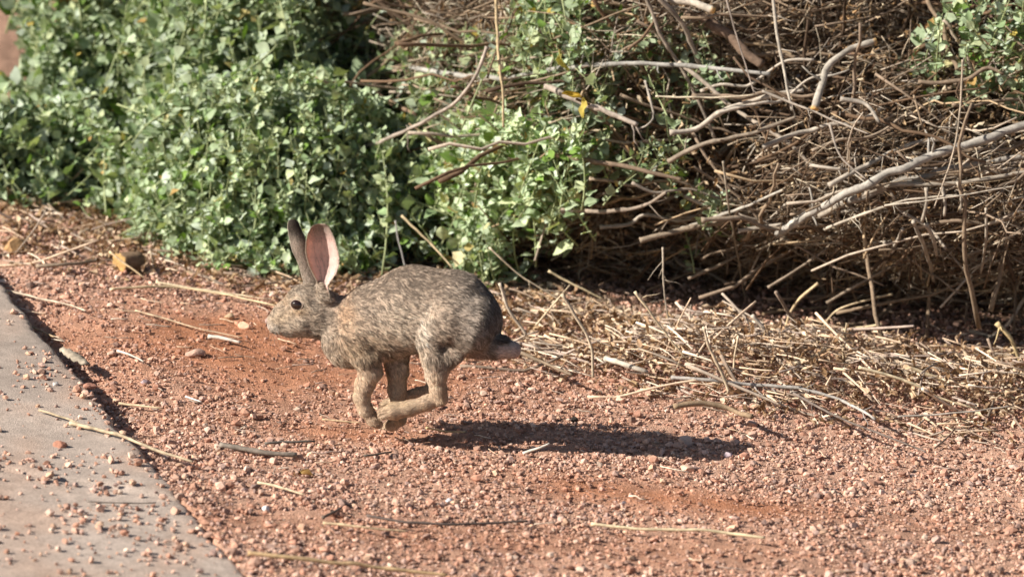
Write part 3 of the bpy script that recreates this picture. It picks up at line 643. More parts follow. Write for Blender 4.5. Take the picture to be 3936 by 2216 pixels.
# a thin sprinkling of chaff over the open gravel
n = 900
x = rng.uniform(-.7, .9, n); y = rng.uniform(-1.25, 0, n); kk = (x > edge_x(y)+.01) & (rng.random(n) < np.clip(.25+(y+.75)*1.2, .10, 1)); x, y = x[kk], y[kk]; n = len(x)
a = rng.normal(0, .9, n); L = rng.uniform(.006, .035, n)[:, None]; t = np.linspace(-.5, .5, 4)
P = np.stack([x, y, ground_z(x, y)+.0045], -1)[:, None]+np.stack([np.cos(a), np.sin(a), 0*a], -1)[:, None]*(L*t[None])[:, :, None]+rng.normal(size=(n, 4, 3))*.0006
V, F = tubes(P, np.full((n, 4), .00055)*rng.uniform(.6, 1.5, (n, 1)), 4); C = np.repeat(SP[rng.integers(0, 6, n)], 16, 0)
tag(build('chaff', V, F, M_twig, C=C), 'tiny straw bits and chaff sprinkled over the open gravel', 'chaff', kind='stuff')

# named stalks rising from the litter
def SG(name, pix, hs, rpx, colr, label, cat='stick', **k):
    """stick given by photo pixels of its points and their height over the ground"""
    pts = []
    for (a, c), h in zip(pix, hs):
        q = gp(a, c, h); pts.append([q[0], q[1], h + (float(ground_z(q[0], q[1])) if q[0] > edge_x(q[1]) else 0)])
    return stick(name, pts, rpx*KP*5.6*.80, tuple(np.array(colr)*.86), label, cat, **k)
Yl = -.20
S('straw_stalk', [(1880, 950), (1990, 1050), (2080, 1110), (2230, 1200)], -.22, 4.5, (.66, .54, .38), 'pale stalk slanting down right of the rabbit\'s rump', cat='stalk', spurs=4)
S('straw_stalk', [(2108, 1040), (2200, 1090), (2320, 1150)], -.24, 6, (.72, .58, .36), 'short bright straw stalk pointing up left behind the rabbit', cat='stalk')
S('straw_stalk', [(1920, 1088), (1955, 1180), (2025, 1290)], -.27, 8, (.62, .52, .40), 'stout pale stalk leaning just right of the rabbit\'s rump', cat='stalk', taper=.8)
S('straw_stalk', [(2060, 1250), (2120, 1180), (2190, 1095)], -.25, 5, (.60, .48, .32), 'thin stalk leaning right in the straw close behind the rabbit', cat='stalk')
S('straw_stalk', [(2160, 1130), (2210, 1210), (2270, 1330), (2280, 1450)], -.28, 8, (.56, .46, .33), 'curved stalk bending down through the straw', cat='stalk', taper=.8)
S('straw_stalk', [(2440, 1120), (2520, 1230), (2600, 1330), (2690, 1440)], -.33, 6, (.62, .50, .33), 'long straight twig with a forked tip leaning left over the straw', cat='stalk', spurs=6)
S('straw_stalk', [(2548, 950), (2555, 1130), (2575, 1240), (2600, 1320)], -.25, 5, (.50, .42, .32), 'thin knobbly upright twig in front of the dark hollow', cat='stalk', spurs=7)
S('straw_stalk', [(2705, 1255), (2730, 1340), (2790, 1470), (2800, 1510)], -.38, 6.5, (.58, .46, .32), 'thin stalk rising with a blunt top in the middle of the straw', cat='stalk', taper=1.1)
S('straw_stalk', [(2838, 1290), (2828, 1350), (2815, 1460)], -.38, 5, (.60, .47, .32), 'small upright twig with tiny bud right of the blunt stalk', cat='stalk', spurs=4)
S('straw_stalk', [(3145, 1088), (3075, 1150), (3035, 1210), (3012, 1280)], -.27, 8, (.62, .46, .27), 'thick tan stalk curving up to the right from the straw', cat='stalk', taper=.7)
S('straw_stalk', [(3430, 1130), (3320, 1155), (3220, 1190), (3160, 1260)], -.22, 6, (.62, .48, .30), 'long thin stalk arching right over the straw', cat='stalk')
S('straw_stalk', [(3250, 1420), (3240, 1330), (3255, 1240)], -.36, 7, (.50, .38, .24), 'short brown upright stub in the right half of the straw', cat='stalk')
S('straw_stalk', [(2890, 1210), (2990, 1320), (3110, 1430)], [-.27, -.42], 9, (.48, .40, .32), 'grey stalk slanting down right through the straw', cat='stalk')
S('straw_stalk', [(3010, 1410), (3110, 1375), (3180, 1335)], -.40, 10, (.58, .48, .33), 'stout straw stalk slanting up to the right in the litter', cat='stalk', taper=.9)
S('straw_stalk', [(3240, 1270), (3390, 1245), (3330, 1250), (3180, 1290)][:2], -.25, 9, (.66, .53, .33), 'thick pale stalk lying level at the back of the straw', cat='stalk')
S('straw_stalk', [(3830, 1240), (3880, 1300), (3910, 1360), (3935, 1440)], -.40, 11, (.60, .45, .24), 'broken tan stalk standing at the right frame edge', cat='stalk', spurs=3)
S('straw_stalk', [(3300, 1410), (3500, 1470), (3620, 1530), (3760, 1570)], [-.38, -.46], 8, (.64, .52, .34), 'long pale stalk lying toward the lower right of the straw', cat='stalk')
S('straw_stalk', [(3460, 1400), (3700, 1480), (3990, 1550)], [-.36, -.46], 9, (.60, .48, .31), 'longest pale stalk lying at the right edge of the straw', cat='stalk')
S('straw_stalk', [(3450, 1600), (3650, 1590), (3880, 1560)], -.53, 5, (.36, .31, .26), 'thin dark grey twig lying near the right edge below the stalks', cat='stalk')
S('dead_branch', [(2330, 1378), (2420, 1405), (2490, 1430)], -.38, 12, (.60, .52, .42), 'short pale grey weathered branch at the left of the straw', taper=.8)
S('dead_branch', [(2580, 1450), (2760, 1462), (2860, 1475), (3080, 1492), (3220, 1535), (3320, 1580), (3365, 1612)], [-.36, -.53], 8.5, (.50, .45, .40), 'long grey forked branch curving along the front of the straw', taper=.6, spurs=8)
S('dead_branch', [(2590, 1562), (2690, 1548), (2790, 1568), (2890, 1600)], [-.50, -.53], 12, (.42, .29, .18), 'smooth brown curved stick at the front edge of the straw', taper=.85)
S('dead_branch', [(3040, 1505), (3180, 1580), (3340, 1650), (3560, 1735)], [-.44, -.70], 5.5, (.23, .18, .15), 'long dark twig slanting out of the straw onto the gravel', spurs=5)
S('dead_branch', [(1990, 1350), (2080, 1390), (2200, 1440)], -.37, 9, (.30, .22, .15), 'dark twig in the litter just right of the tail')

# sticks lying on the open ground and on the path
SG('stick', [(848, 1693), (935, 1712), (1040, 1735), (1142, 1745)], [.008]*4, 11, (.19, .155, .125), 'dark flat weathered stick on the gravel left of the rabbit\'s paws', taper=.95, jit=.1, endcol=(.3, .25, .2))
SG('stick', [(1020, 1684), (1120, 1680), (1212, 1680)], [.006]*3, 7, (.20, .17, .14), 'thin dark stick just behind the dark flat weathered one')
SG('stick', [(270, 1625), (420, 1660), (560, 1715), (740, 1780)], [.016, .018, .014, .012], 9, (.50, .39, .26), 'pale fibrous stalk lying across the edge of the path', taper=.6)
SG('stick', [(150, 1575), (260, 1610), (330, 1640)], [.016]*3, 6, (.50, .39, .26), 'pale thin stalk lying on the path just left of its edge')
SG('stick', [(990, 1872), (1080, 1895), (1165, 1925)], [.008]*3, 6, (.60, .48, .32), 'short straw stalk on gravel below the dark flat stick')
SG('stick', [(2270, 2045), (2480, 2070), (2700, 2088), (2935, 2122)], [.010]*4, 7, (.64, .52, .33), 'long pale straw stalk on the gravel at bottom centre right', taper=.9)
SG('stick', [(1408, 2008), (1560, 2032), (1760, 2040), (2025, 2036)], [.010]*4, 6, (.13, .10, .085), 'long thin dark twig on gravel near the bottom centre', taper=.8)
SG('stick', [(1240, 2035), (1380, 2055), (1565, 2068)], [.009]*3, 6, (.56, .42, .26), 'pale stalk just left of the long thin dark twig')
SG('stick', [(950, 2165), (1200, 2190), (1500, 2205), (1720, 2225)], [.010]*4, 10, (.48, .33, .18), 'brown stalk lying along the bottom frame edge')
SG('stick', [(2012, 1735), (2060, 1722), (2112, 1702)], [.006, .012, .018], 7, (.72, .66, .56), 'tiny white twig stub standing in the rabbit\'s shadow')
SG('stick', [(1400, 1742), (1450, 1738), (1505, 1728)], [.006]*3, 6, (.17, .14, .11), 'small dark splinter on gravel just below the rabbit\'s paws')
SG('stick', [(335, 1925), (470, 1932), (600, 1930)], [.015]*3, 4, (.24, .20, .17), 'thin dark twig lying on the path slab')
SG('stick', [(25, 1075), (140, 1110), (240, 1140), (330, 1180)], [.008]*4, 6, (.58, .46, .34), 'pale bent stalk beside the path at the far left')
SG('stick', [(90, 1190), (150, 1225), (210, 1255)], [.008]*3, 6, (.50, .36, .22), 'short tan stalk by the path below the pale bent stalk')
SG('stick', [(420, 965), (480, 1010), (555, 1065)], [.03, .02, .008], 6, (.60, .44, .26), 'tan stalk leaning against the orange wood chunk')
SG('stick', [(140, 1012), (250, 1018), (370, 1005)], [.012]*3, 11, (.32, .24, .17), 'brown stick lying left of the orange wood chunk')
SG('stick', [(430, 1100), (640, 1098), (860, 1125), (1060, 1175)], [.010]*4, 7, (.70, .54, .33), 'long bright straw stalk pointing at the rabbit\'s forehead')
SG('stick', [(600, 1080), (800, 1110), (980, 1140)], [.010]*3, 5, (.66, .54, .36), 'thin bright straw stalk lying behind the long bright one')
SG('stick', [(800, 1292), (860, 1302), (922, 1318)], [.007]*3, 10, (.58, .50, .42), 'short weathered grey piece of wood in front of the rabbit\'s nose', taper=.7)
SG('stick', [(520, 1195), (640, 1230), (760, 1262), (930, 1300)], [.006]*4, 4.5, (.52, .38, .25), 'thin brown stalk on red earth left of the rabbit\'s nose')
SG('stick', [(452, 1332), (500, 1352), (552, 1385)], [.008]*3, 5.5, (.66, .58, .48), 'small bleached twig on the red earth')
SG('stick', [(460, 1510), (540, 1528), (622, 1545)], [.008]*3, 6, (.58, .44, .28), 'small tan stalk on gravel right of the path edge')
SG('stick', [(715, 1508), (745, 1518), (775, 1527)], [.008]*3, 4, (.8, .76, .7), 'tiny white splinter on the gravel in front of the rabbit')
SG('stick', [(1240, 1585), (1310, 1592), (1390, 1600)], [.008]*3, 4.5, (.62, .46, .28), 'thin straw left of the rabbit\'s front paws')
SG('stick', [(1640, 1625), (1720, 1648), (1790, 1648)], [.008]*3, 5, (.62, .44, .24), 'pale straw right behind the rabbit\'s paws')
SG('stick', [(1240, 2010), (1280, 1990), (1310, 1975)], [.008]*3, 8, (.18, .14, .11), 'short dark twig left of the long thin dark twig')

# wood chunk, chip and stones
def rock(name, px, py, sx, sy, sz, colr, label, cat='stone', z=None, seed=0, m=M_stone, ymul=1.0):
    import bmesh
    bm = bmesh.new(); bmesh.ops.create_icosphere(bm, subdivisions=3, radius=1)
    V = np.array([v.co[:] for v in bm.verts]); Fc = np.array([[v.index for v in f.verts] for f in bm.faces]); bm.free()
    rs = np.random.default_rng(seed+3)
    for q in range(7):
        ax = rs.normal(size=3); ax /= np.linalg.norm(ax); d = V@ax; c = rs.uniform(.55, .8); V = V-np.maximum(d-c, 0)[:, None]*ax
    V = V*(1+.10*(fbm(V+seed, 3, 2)-.5))[:, None]*1.2
    u = KP*5.5; V = V*np.array([sx*u, sy*u*ymul, sz*u]); q = gp(px, py, 0); zz = (float(ground_z(q[0], q[1])) if z is None else z)+sz*u*.62
    C = np.tile(np.array(colr), (len(V), 1))*(.8+.4*fbm(V*1.0+seed, 200, 2))[:, None]
    o = build(name, V, Fc, m, C=C, smooth=True); o.location = (q[0], q[1], zz); o.rotation_euler = (0, 0, rs.uniform(0, 3)); 
    o.data.polygons.foreach_set('use_smooth', np.zeros(len(Fc), dtype=bool))
    tag(o, label, cat); return o
rock('stone', 2635, 1690, 27, 24, 22, (.60, .42, .34), 'largest pale pink stone standing on the rear edge of the rabbit\'s shadow', seed=1)
rock('stone', 2640, 1808, 27, 24, 13, (.62, .40, .29), 'flat salmon stone on the gravel below the tip of the shadow', seed=2)
rock('stone', 750, 1368, 36, 24, 17, (.50, .31, .23), 'brown angular stone on red earth in front of the rabbit\'s chest', seed=3)
rock('stone', 1021, 1985, 13, 13, 12, (.78, .72, .68), 'white pebble on the gravel near the bottom left', seed=4)
rock('stone', 1722, 1955, 14, 13, 10, (.74, .70, .70), 'whitish pebble on gravel below the rabbit', seed=5)
rock('stone', 2800, 1745, 15, 14, 13, (.50, .40, .42), 'small mauve stone just past the tip of the shadow', seed=6)
rock('stone', 430, 1352, 17, 14, 13, (.58, .38, .28), 'small pink stone next to the small bleached twig', seed=7)
rock('stone', 940, 1270, 26, 18, 16, (.60, .36, .24), 'orange-pink stone directly below the rabbit\'s nose', seed=8)
rock('stone', 880, 1225, 22, 20, 14, (.66, .46, .28), 'tan stone with straw around it left of the rabbit\'s nose', seed=9)
rock('stone', 560, 1462, 17, 14, 10, (.46, .34, .34), 'grey-mauve stone on gravel left of the rabbit', seed=10)
rock('stone', 345, 1530, 24, 14, 12, (.46, .22, .15), 'red-brown stone lying at the upper part of the path slab', seed=11, z=PATH_Z)
rock('stone', 230, 1760, 25, 18, 15, (.38, .18, .12), 'dark red stone in the middle of the path slab', seed=12, z=PATH_Z)
rock('stone', 210, 1520, 12, 10, 9, (.60, .55, .50), 'pale grey pebble on the path slab', seed=13, z=PATH_Z)
rock('stone', 155, 1475, 16, 13, 12, (.42, .26, .19), 'brown stone near the top of the path slab', seed=14, z=PATH_Z)
rock('stone', 530, 1745, 24, 20, 17, (.56, .36, .27), 'pink stone at the path edge beside the fibrous stalk', seed=15)
rock('stone', 2395, 1962, 13, 11, 9, (.28, .22, .22), 'small dark grey pebble on gravel right of centre', seed=16)
rock('dropping', 2208, 1610, 12, 12, 12, (.035, .028, .022), 'round black dropping on the gravel right of the rabbit\'s hind foot', cat='dropping', seed=17)
rock('leaf_clump', 55, 960, 48, 40, 34, (.48, .28, .13), 'crumpled brown leaf clump on the ground at the left edge', cat='leaf clump', seed=18)
# chunk of wood with an orange sawn face
def chunk(px, py, r, L, label, col_end, col_side, rot, seed):
    n = 16; u = KP*6.0; V = []; C = []; rs = np.random.default_rng(seed)
    rings = [(0, .25), (0, .7), (0, .97), (.06, 1.03), (.3, 1), (.6, 1.02), (.85, .97), (1, .8), (1, .3)]
    prof = rs.uniform(.82, 1.12, n)
    for k, (t, f) in enumerate(rings):
        for a in range(n):
            th = a*2*math.pi/n; rr = r*u*f*prof[a]*(1+rs.uniform(-.06, .06)); V.append((t*L*u+(rs.uniform(-.06, .06)*r*u), rr*math.cos(th), rr*math.sin(th)*.85)); C.append(np.array(col_end if k < 3 else col_side)*rs.uniform(.7, 1.2))
    V = np.array(V); F = []
    for k in range(len(rings)-1):
        for a in range(n): F.append((k*n+a, k*n+(a+1) % n, (k+1)*n+(a+1) % n, (k+1)*n+a))
    caps = np.array([list(range(n))[::-1], [(len(rings)-1)*n+a for a in range(n)]])
    o = build('wood_chunk', V, [np.array(F), caps], M_twig, C=np.array(C)); q = gp(px, py, 0)
    o.location = (q[0], q[1], float(ground_z(q[0], q[1]))+r*u*.75); o.rotation_euler = (0, 0, rot); tag(o, label, 'wood')
chunk(455, 1045, 46, 100, 'chunk of dark wood with a crumbling orange sawn face', (.46, .28, .11), (.20, .13, .08), math.radians(38), 4)
# split bleached bark chip in the path's shadow
def chip():
    q0 = gp(238, 1345, .010); q1 = gp(335, 1405, .008); n = 14; A_ = q1-q0; Ln = np.linalg.norm(A_); A_ = A_/Ln; Sd = np.array([-A_[1], A_[0], 0]); V = []
    for i in range(n):
        t = i/(n-1); wd = .0075*math.sin(math.pi*(.10+.82*t))**.7*(1+.15*math.sin(i*1.7))
        for h in (.0022, 0):
            for s_ in ((-1, -.35, .35, 1) if h else (1, .35, -.35, -1)):
                V.append(q0+A_*Ln*t+Sd*wd*s_+np.array([0, 0, h+.007*(1-s_*s_)*math.sin(math.pi*(.1+.8*t))*.5+.0016*math.sin(i*2.3+s_*3)]))
    F = [(i*8+k_, i*8+(k_+1) % 8, (i+1)*8+(k_+1) % 8, (i+1)*8+k_) for i in range(n-1) for k_ in range(8)]
    caps = np.array([list(range(8))[::-1], [(n-1)*8+a for a in range(8)]])
    V = np.array(V); C = np.tile(np.array([.34, .28, .21]), (len(V), 1))*(.6+.8*fbm(V, 160, 2))[:, None]
    o = build('bark_chip', V, [np.array(F), caps], M_twig, C=C); origin(o, q0); tag(o, 'bleached split bark chip lying in the shadow beside the path edge', 'bark')
chip()
q = gp(1130, 1818, .006)
V, F, C = place_leaves(q[None], np.array([[1, .1, .05]]), np.array([[0, .1, 1.]]), np.array([.026]), LPD, np.array([(.56, .36, .13)]), .02)
o = build('leaf', V, F, M_dead, C=C); origin(o, q); tag(o, 'dry yellow-brown leaf lying on gravel below the dark flat stick', 'leaf')

# ------------------------------------------------------------------ the rabbit
U0, V0 = 870.0, 1360.0; YAW = math.radians(9); SN, CS = math.sin(PITCH), math.cos(PITCH)
foot = gp(960+U0/1.576, 800+V0/1.576, .006)
DIST = (foot-CAM)@FWD; UNIT = KP*DIST/1.576            # metres per unit of the rabbit's drawing grid
def RP(u, v, w=0.0):
    a, b_ = u-U0, V0-v; x = a*math.cos(ROLL)-b_*math.sin(ROLL); q = a*math.sin(ROLL)+b_*math.cos(ROLL); y = w-x*math.tan(YAW); z = (q-y*SN)/CS
    return np.array([x, y, z])
prims = []   # (a, b, ra, rb, ky, k)
def seg(a, b, k=30, ky=1.0): prims.append((RP(*a[:3]), RP(*b[:3]), a[3], b[3], ky, k))
def chain(pts, k=30, ky=1.0):
    for a, b in zip(pts[:-1], pts[1:]): seg(a, b, k, ky)
chain([(500, 690, 0, 112), (616, 774, 0, 184), (780, 690, 0, 238), (1000, 610, 0, 256), (1230, 640, 0, 258), (1325, 690, 0, 205)], 60, 1.5)
chain([(345, 590, 0, 140), (420, 640, 0, 125), (500, 690, 0, 112)], 40, 1.3)                    # skull to neck
chain([(330, 610, 0, 128), (225, 655, 0, 98), (155, 688, 0, 62)], 30, 1.22)                     # muzzle
chain([(390, 690, 0, 104), (250, 712, 0, 72), (165, 722, 0, 48)], 30, 1.1)                      # jaw
for sgn in (-1, 1):
    seg((320, 690, 52*sgn, 66), (230, 702, 34*sgn, 50), 30)                                      # cheek
    seg((146, 708, 20*sgn, 40), (180, 722, 27*sgn, 42), 12)                                      # whisker pad
    seg((335, 548, 62*sgn, 42), (255, 560, 50*sgn, 34), 24)                                      # brow
seg((460, 535, -52, 50), (430, 470, -50, 30), 30)                                               # near ear root
seg((400, 510, 42, 48), (378, 440, 45, 30), 30)                                                 # far ear root
seg((500, 570, 0, 60), (610, 640, 0, 90), 50)                                                    # nape
for sgn, lift in ((-1, 0), (1, 0)):
    chain([(1315, 690, 62*sgn, 188), (1215, 665, 98*sgn, 158), (1105, 745, 122*sgn, 96)], 26)  # haunch
    chain([(650, 760, 78*sgn, 112), (700, 880, 84*sgn, 92)], 30)                               # shoulder
# near hind leg
chain([(1095, 800, -125, 88), (1125, 900, -128, 80), (1134, 1000, -128, 66), (1146, 1100, -126, 55), (1162, 1145, -125, 46)], 26)
chain([(1240, 860, -110, 78), (1165, 950, -124, 58)], 40)
chain([(1156, 1148, -125, 48), (1080, 1172, -124, 52), (980, 1205, -122, 53), (880, 1222, -118, 58), (815, 1240, -114, 42)], 22)
for j, (tw, tv) in enumerate(((-152, 1258), (-128, 1236), (-102, 1216), (-80, 1204))):
    seg((850, tv-6, tw, 21), (786, tv+12, tw, 17), 4)
# far hind leg
chain([(1080, 830, 120, 80), (1120, 950, 118, 56), (1112, 1050, 112, 42), (1108, 1085, 110, 38)], 26)
chain([(1108, 1090, 110, 38), (1000, 1120, 106, 36), (900, 1155, 100, 40), (830, 1180, 96, 34)], 20)
for tw, tv in ((80, 1188), (100, 1176), (118, 1170)): seg((850, tv, tw, 18), (792, tv+10, tw, 15), 8)
# near foreleg
chain([(715, 900, -88, 92), (735, 985, -84, 72), (700, 1070, -76, 63), (680, 1140, -72, 54), (702, 1215, -68, 50), (752, 1280, -62, 43), (782, 1304, -60, 33)], 24)
for tw, tv in ((-76, 1305), (-60, 1312), (-44, 1300)): seg((765, tv-12, tw, 16), (800, tv+4, tw, 13), 8)
# far foreleg
chain([(880, 880, 62, 92), (896, 985, 62, 66), (892, 1100, 62, 60), (905, 1200, 60, 53), (902, 1275, 55, 50), (860, 1312, 50, 40), (815, 1322, 48, 26)], 24)
for tw, tv in ((28, 1332), (46, 1326), (64, 1318)): seg((840, tv-6, tw, 17), (790, tv, tw, 14), 8)
chain([(1400, 818, -8, 94), (1505, 836, -30, 72), (1588, 854, -45, 61)], 40, 1.0)                     # tail
lo = np.array([30-U0, -470, -60.]); hi = np.array([1700-U0, 470, 1190.]); H = 7.5
ax_ = [np.arange(lo[i], hi[i], H) for i in range(3)]
shape = tuple(len(a) for a in ax_); fld = np.full(shape, 400.0, dtype=np.float32)
SHR = 9.0
for a, b_, ra, rb, ky, k in prims:
    R_ = max(ra, rb)+90
    mn = np.minimum(a, b_)-R_; mx = np.maximum(a, b_)+R_
    sl_ = tuple(slice(max(0, int((mn[i]-lo[i])/H)), min(shape[i], int((mx[i]-lo[i])/H)+2)) for i in range(3))
    gx_, gy_, gz_ = np.meshgrid(ax_[0][sl_[0]], ax_[1][sl_[1]], ax_[2][sl_[2]], indexing='ij')
    sc = np.array([1, ky, 1]); A = a; d = (b_-a)
    px_, py_, pz_ = gx_-A[0], (gy_-A[1]), gz_-A[2]
    h = np.clip((px_*d[0]+py_*d[1]+pz_*d[2])/(d@d), 0, 1)
    dist = np.sqrt((px_-h*d[0])**2+((py_-h*d[1])*ky)**2+(pz_-h*d[2])**2)-(ra+(rb-ra)*h)+SHR
    old = fld[sl_]; hh = np.clip(.5+.5*(old-dist)/k, 0, 1)
    fld[sl_] = old*(1-hh)+dist*hh-k*hh*(1-hh)
def sample(p, g_=fld):
    q = (p-lo)/H; i = np.clip(np.floor(q).astype(int), 0, np.array(shape)-2); f = q-i; r = 0
    for dx in (0, 1):
        for dy in (0, 1):
            for dz in (0, 1):
                wt = (f[:, 0] if dx else 1-f[:, 0])*(f[:, 1] if dy else 1-f[:, 1])*(f[:, 2] if dz else 1-f[:, 2])
                r = r+wt*g_[i[:, 0]+dx, i[:, 1]+dy, i[:, 2]+dz]
    return r
def grad(p, e_=5.0):
    g_ = np.stack([sample(p+np.eye(3)[i]*e_)-sample(p-np.eye(3)[i]*e_) for i in range(3)], -1)
    return g_/(np.linalg.norm(g_, axis=1)[:, None]+1e-9)
def surface_nets(f):
    s = f < 0; c = np.zeros(tuple(np.array(f.shape)-1), int)
    for dx in (0, 1):
        for dy in (0, 1):
            for dz in (0, 1): c += s[dx:dx+c.shape[0], dy:dy+c.shape[1], dz:dz+c.shape[2]]
    act = (c > 0) & (c < 8); idx = -np.ones(c.shape, int); cells = np.argwhere(act); idx[act] = np.arange(len(cells))
    acc = np.zeros((len(cells), 3)); cnt = np.zeros(len(cells))
    cr = [(i, j, k_) for i in (0, 1) for j in (0, 1) for k_ in (0, 1)]
    for a in cr:
        for d in range(3):
            if a[d]: continue
            b2 = list(a); b2[d] = 1
            fa = f[cells[:, 0]+a[0], cells[:, 1]+a[1], cells[:, 2]+a[2]]; fb = f[cells[:, 0]+b2[0], cells[:, 1]+b2[1], cells[:, 2]+b2[2]]
            m_ = (fa < 0) != (fb < 0); t = np.where(m_, fa/(fa-fb+1e-12), 0); pt = np.tile(np.array(a, float), (len(cells), 1)); pt[:, d] += t
            acc[m_] += pt[m_]; cnt[m_] += 1
    V = cells+acc/cnt[:, None]; Q = []
    for d in range(3):
        o1, o2 = [(1, 2), (2, 0), (0, 1)][d]
        sl0 = [slice(None)]*3; sl1 = [slice(None)]*3; sl0[d] = slice(0, -1); sl1[d] = slice(1, None)
        A_ = s[tuple(sl0)]; B_ = s[tuple(sl1)]; e_ = np.argwhere(A_ != B_)
        e_ = e_[(e_[:, o1] > 0) & (e_[:, o2] > 0) & (e_[:, o1] < f.shape[o1]-1) & (e_[:, o2] < f.shape[o2]-1)]
        ins = A_[e_[:, 0], e_[:, 1], e_[:, 2]]
        def cell(da, db): q_ = e_.copy(); q_[:, o1] -= da; q_[:, o2] -= db; return idx[q_[:, 0], q_[:, 1], q_[:, 2]]
        q_ = np.stack([cell(1, 1), cell(0, 1), cell(0, 0), cell(1, 0)], -1); q_[~ins] = q_[~ins][:, ::-1]; Q.append(q_)
    return V, np.concatenate(Q)
SV, SQ = surface_nets(fld); SV = SV*H+lo
def to_world(p): return p*UNIT+foot
def uv_of(p):                              # drawing-grid coordinates of a body point
    x = p[:, 0]; y = p[:, 1]; q = p[:, 2]*CS+y*SN; u = U0+x*math.cos(ROLL)+q*math.sin(ROLL); v = V0-(q*math.cos(ROLL)-x*math.sin(ROLL)); return u, v, y+x*math.tan(YAW)
def sstep(a, b_, x): t = np.clip((x-a)/(b_-a), 0, 1); return t*t*(3-2*t)
def blob(u, v, cu, cv, ru, rv): return np.exp(-(((u-cu)/ru)**2+((v-cv)/rv)**2))
def coat(p, nrm):
    c, d = coat0(p, nrm); c = c*np.array([1.74, 1.65, 1.62]); return c*np.minimum(1, .80/c.max(1))[:, None], d
def coat0(p, nrm):
    """coat colour and share of black-tipped hairs, both with painted shade in the folds"""
    u, v, wv = uv_of(p); n = len(p)
    c = np.tile(np.array([.37, .305, .24]), (n, 1))
    def mixc(col, m_): nonlocal c; c = c*(1-m_[:, None])+np.array(col)*m_[:, None]
    mixc((.33, .29, .245), sstep(1100, 1400, u)*sstep(950, 800, v))                 # grey rump
    mixc((.44, .29, .175), blob(u, v, 580, 645, 60, 110)*.6)                        # rusty nape
    mixc((.47, .41, .33), np.clip(blob(u, v, 930, 700, 150, 130)*.75, 0, 1))        # pale flank
    mixc((.42, .32, .21), np.clip(blob(u, v, 700, 850, 170, 110)*.7, 0, 1))
    mixc((.62, .54, .45), sstep(860, 960, v)*sstep(840, 950, u)*sstep(1080, 980, u)*(1-sstep(1000, 1050, v)))   # belly
    legs = sstep(930, 1030, v); mixc((.56, .45, .335), legs*.9)
    mixc((.70, .60, .48), np.clip(blob(u, v, 1035, 910, 46, 120)+blob(u, v, 1068, 1050, 30, 75), 0, 1)*.9)    # white shin edge
    mixc((.68, .56, .40), blob(u, v, 900, 1185, 130, 26)*.8); mixc((.62, .50, .36), blob(u, v, 800, 1190, 50, 40)*.5)
    mixc((.33, .23, .13), blob(u, v, 1180, 1110, 30, 70)*.6)
    mixc((.64, .52, .38), blob(u, v, 640, 1120, 26, 60)*.6)
    mixc((.34, .25, .15), blob(u, v, 900, 1290, 90, 22)*.5)
    head = sstep(520, 440, u)*sstep(820, 790, v)
    mixc((.37, .315, .25), head*.8)
    mixc((.40, .30, .20), blob(u, v, 215, 560, 60, 40)*.5); mixc((.50, .36, .22), blob(u, v, 300, 625, 60, 24)*.6)
    mixc((.45, .36, .25), blob(u, v, 190, 660, 70, 40)*.6)
    mixc((.60, .54, .46), np.clip(blob(u, v, 250, 770, 130, 34)+blob(u, v, 120, 745, 40, 30), 0, 1)*.9)       # white chin
    mixc((.80, .74, .68), blob(u, v, 106, 722, 17, 18))
    mixc((.55, .46, .35), np.clip(blob(u, v, 290, 540, 50, 14)+blob(u, v, 345, 590, 16, 26), 0, 1)*.6)       # eye ring
    mixc((.58, .46, .36), np.clip(blob(u, v, 560, 560, 45, 25)+blob(u, v, 500, 520, 30, 50), 0, 1)*.6)
    mixc((.12, .085, .06), np.clip(blob(u, v, 135, 752, 40, 6)+blob(u, v, 178, 690, 8, 30)*.5, 0, 1)*.8)  # dark mouth line, and whisker pad shading drawn into the coat
    tail = sstep(1460, 1500, u)*sstep(780, 800, v)
    mixc((.26, .19, .14), tail*sstep(845, 815, v)*sstep(1600, 1560, u)); mixc((.72, .60, .54), tail*np.clip(sstep(815, 840, v)+sstep(1560, 1600, u), 0, 1)); mixc((.60, .46, .38), blob(u, v, 1400, 885, 90, 22)*.7)
    mixc((.56, .50, .42), np.exp(-((u-(1075-.16*(v-600)))/48)**2)*sstep(560, 740, v)*sstep(860, 800, v)*.8)
    mixc((.22, .18, .14), blob(u, v, 1190, 800, 110, 55)*.7)  # shade low on the haunch, painted as darker coat
    for gv in (1259, 1238, 1221): mixc((.16, .11, .07), np.exp(-((v-(gv-.28*(u-818)))/4.5)**2)*sstep(870, 835, u)*(wv < -60)*sstep(1180, 1200, v)*.85)  # shade between the hind toes drawn in as dark lines
    for gv in (1308, 1321): mixc((.16, .11, .07), np.exp(-((v-gv)/4.5)**2)*sstep(815, 795, u)*.8*sstep(1290, 1300, v))  # likewise painted shade between the forepaw toes
    pale = np.array(mixc and (c.mean(1) > .48))
    dark = .21+.42*sstep(640, 380, v)*sstep(600, 900, u)+.26*sstep(1300, 1480, u)*sstep(880, 780, v)+.06*sstep(1120, 1250, u)
    dark = dark*(1-.85*legs)*(1-.4*head); dark = np.where(pale, dark*.35, dark); dark = dark+.28*blob(u, v, 260, 510, 110, 22)+.25*blob(u, v, 470, 650, 50, 50)
    mot = fbm(p*np.array([.55, .9, 1.5]), .080, 3); dark = dark+np.clip((mot-.47)*4.2, -.25, .85)*sstep(1000, 900, v)*np.where(pale, .35, 1)*np.where(head > .5, .6, 1)
    backm = np.clip(sstep(780, 460, v)*sstep(560, 760, u)+.9*sstep(1250, 1450, u)*sstep(900, 820, v)+.35*sstep(960, 900, v)+.3*head, 0, 1)
    dark = dark+np.clip((vnoise(p*np.array([.42, 1, 1.25]), .105)-.54)*6, -.10, .72)*backm*np.where(pale, .3, 1)
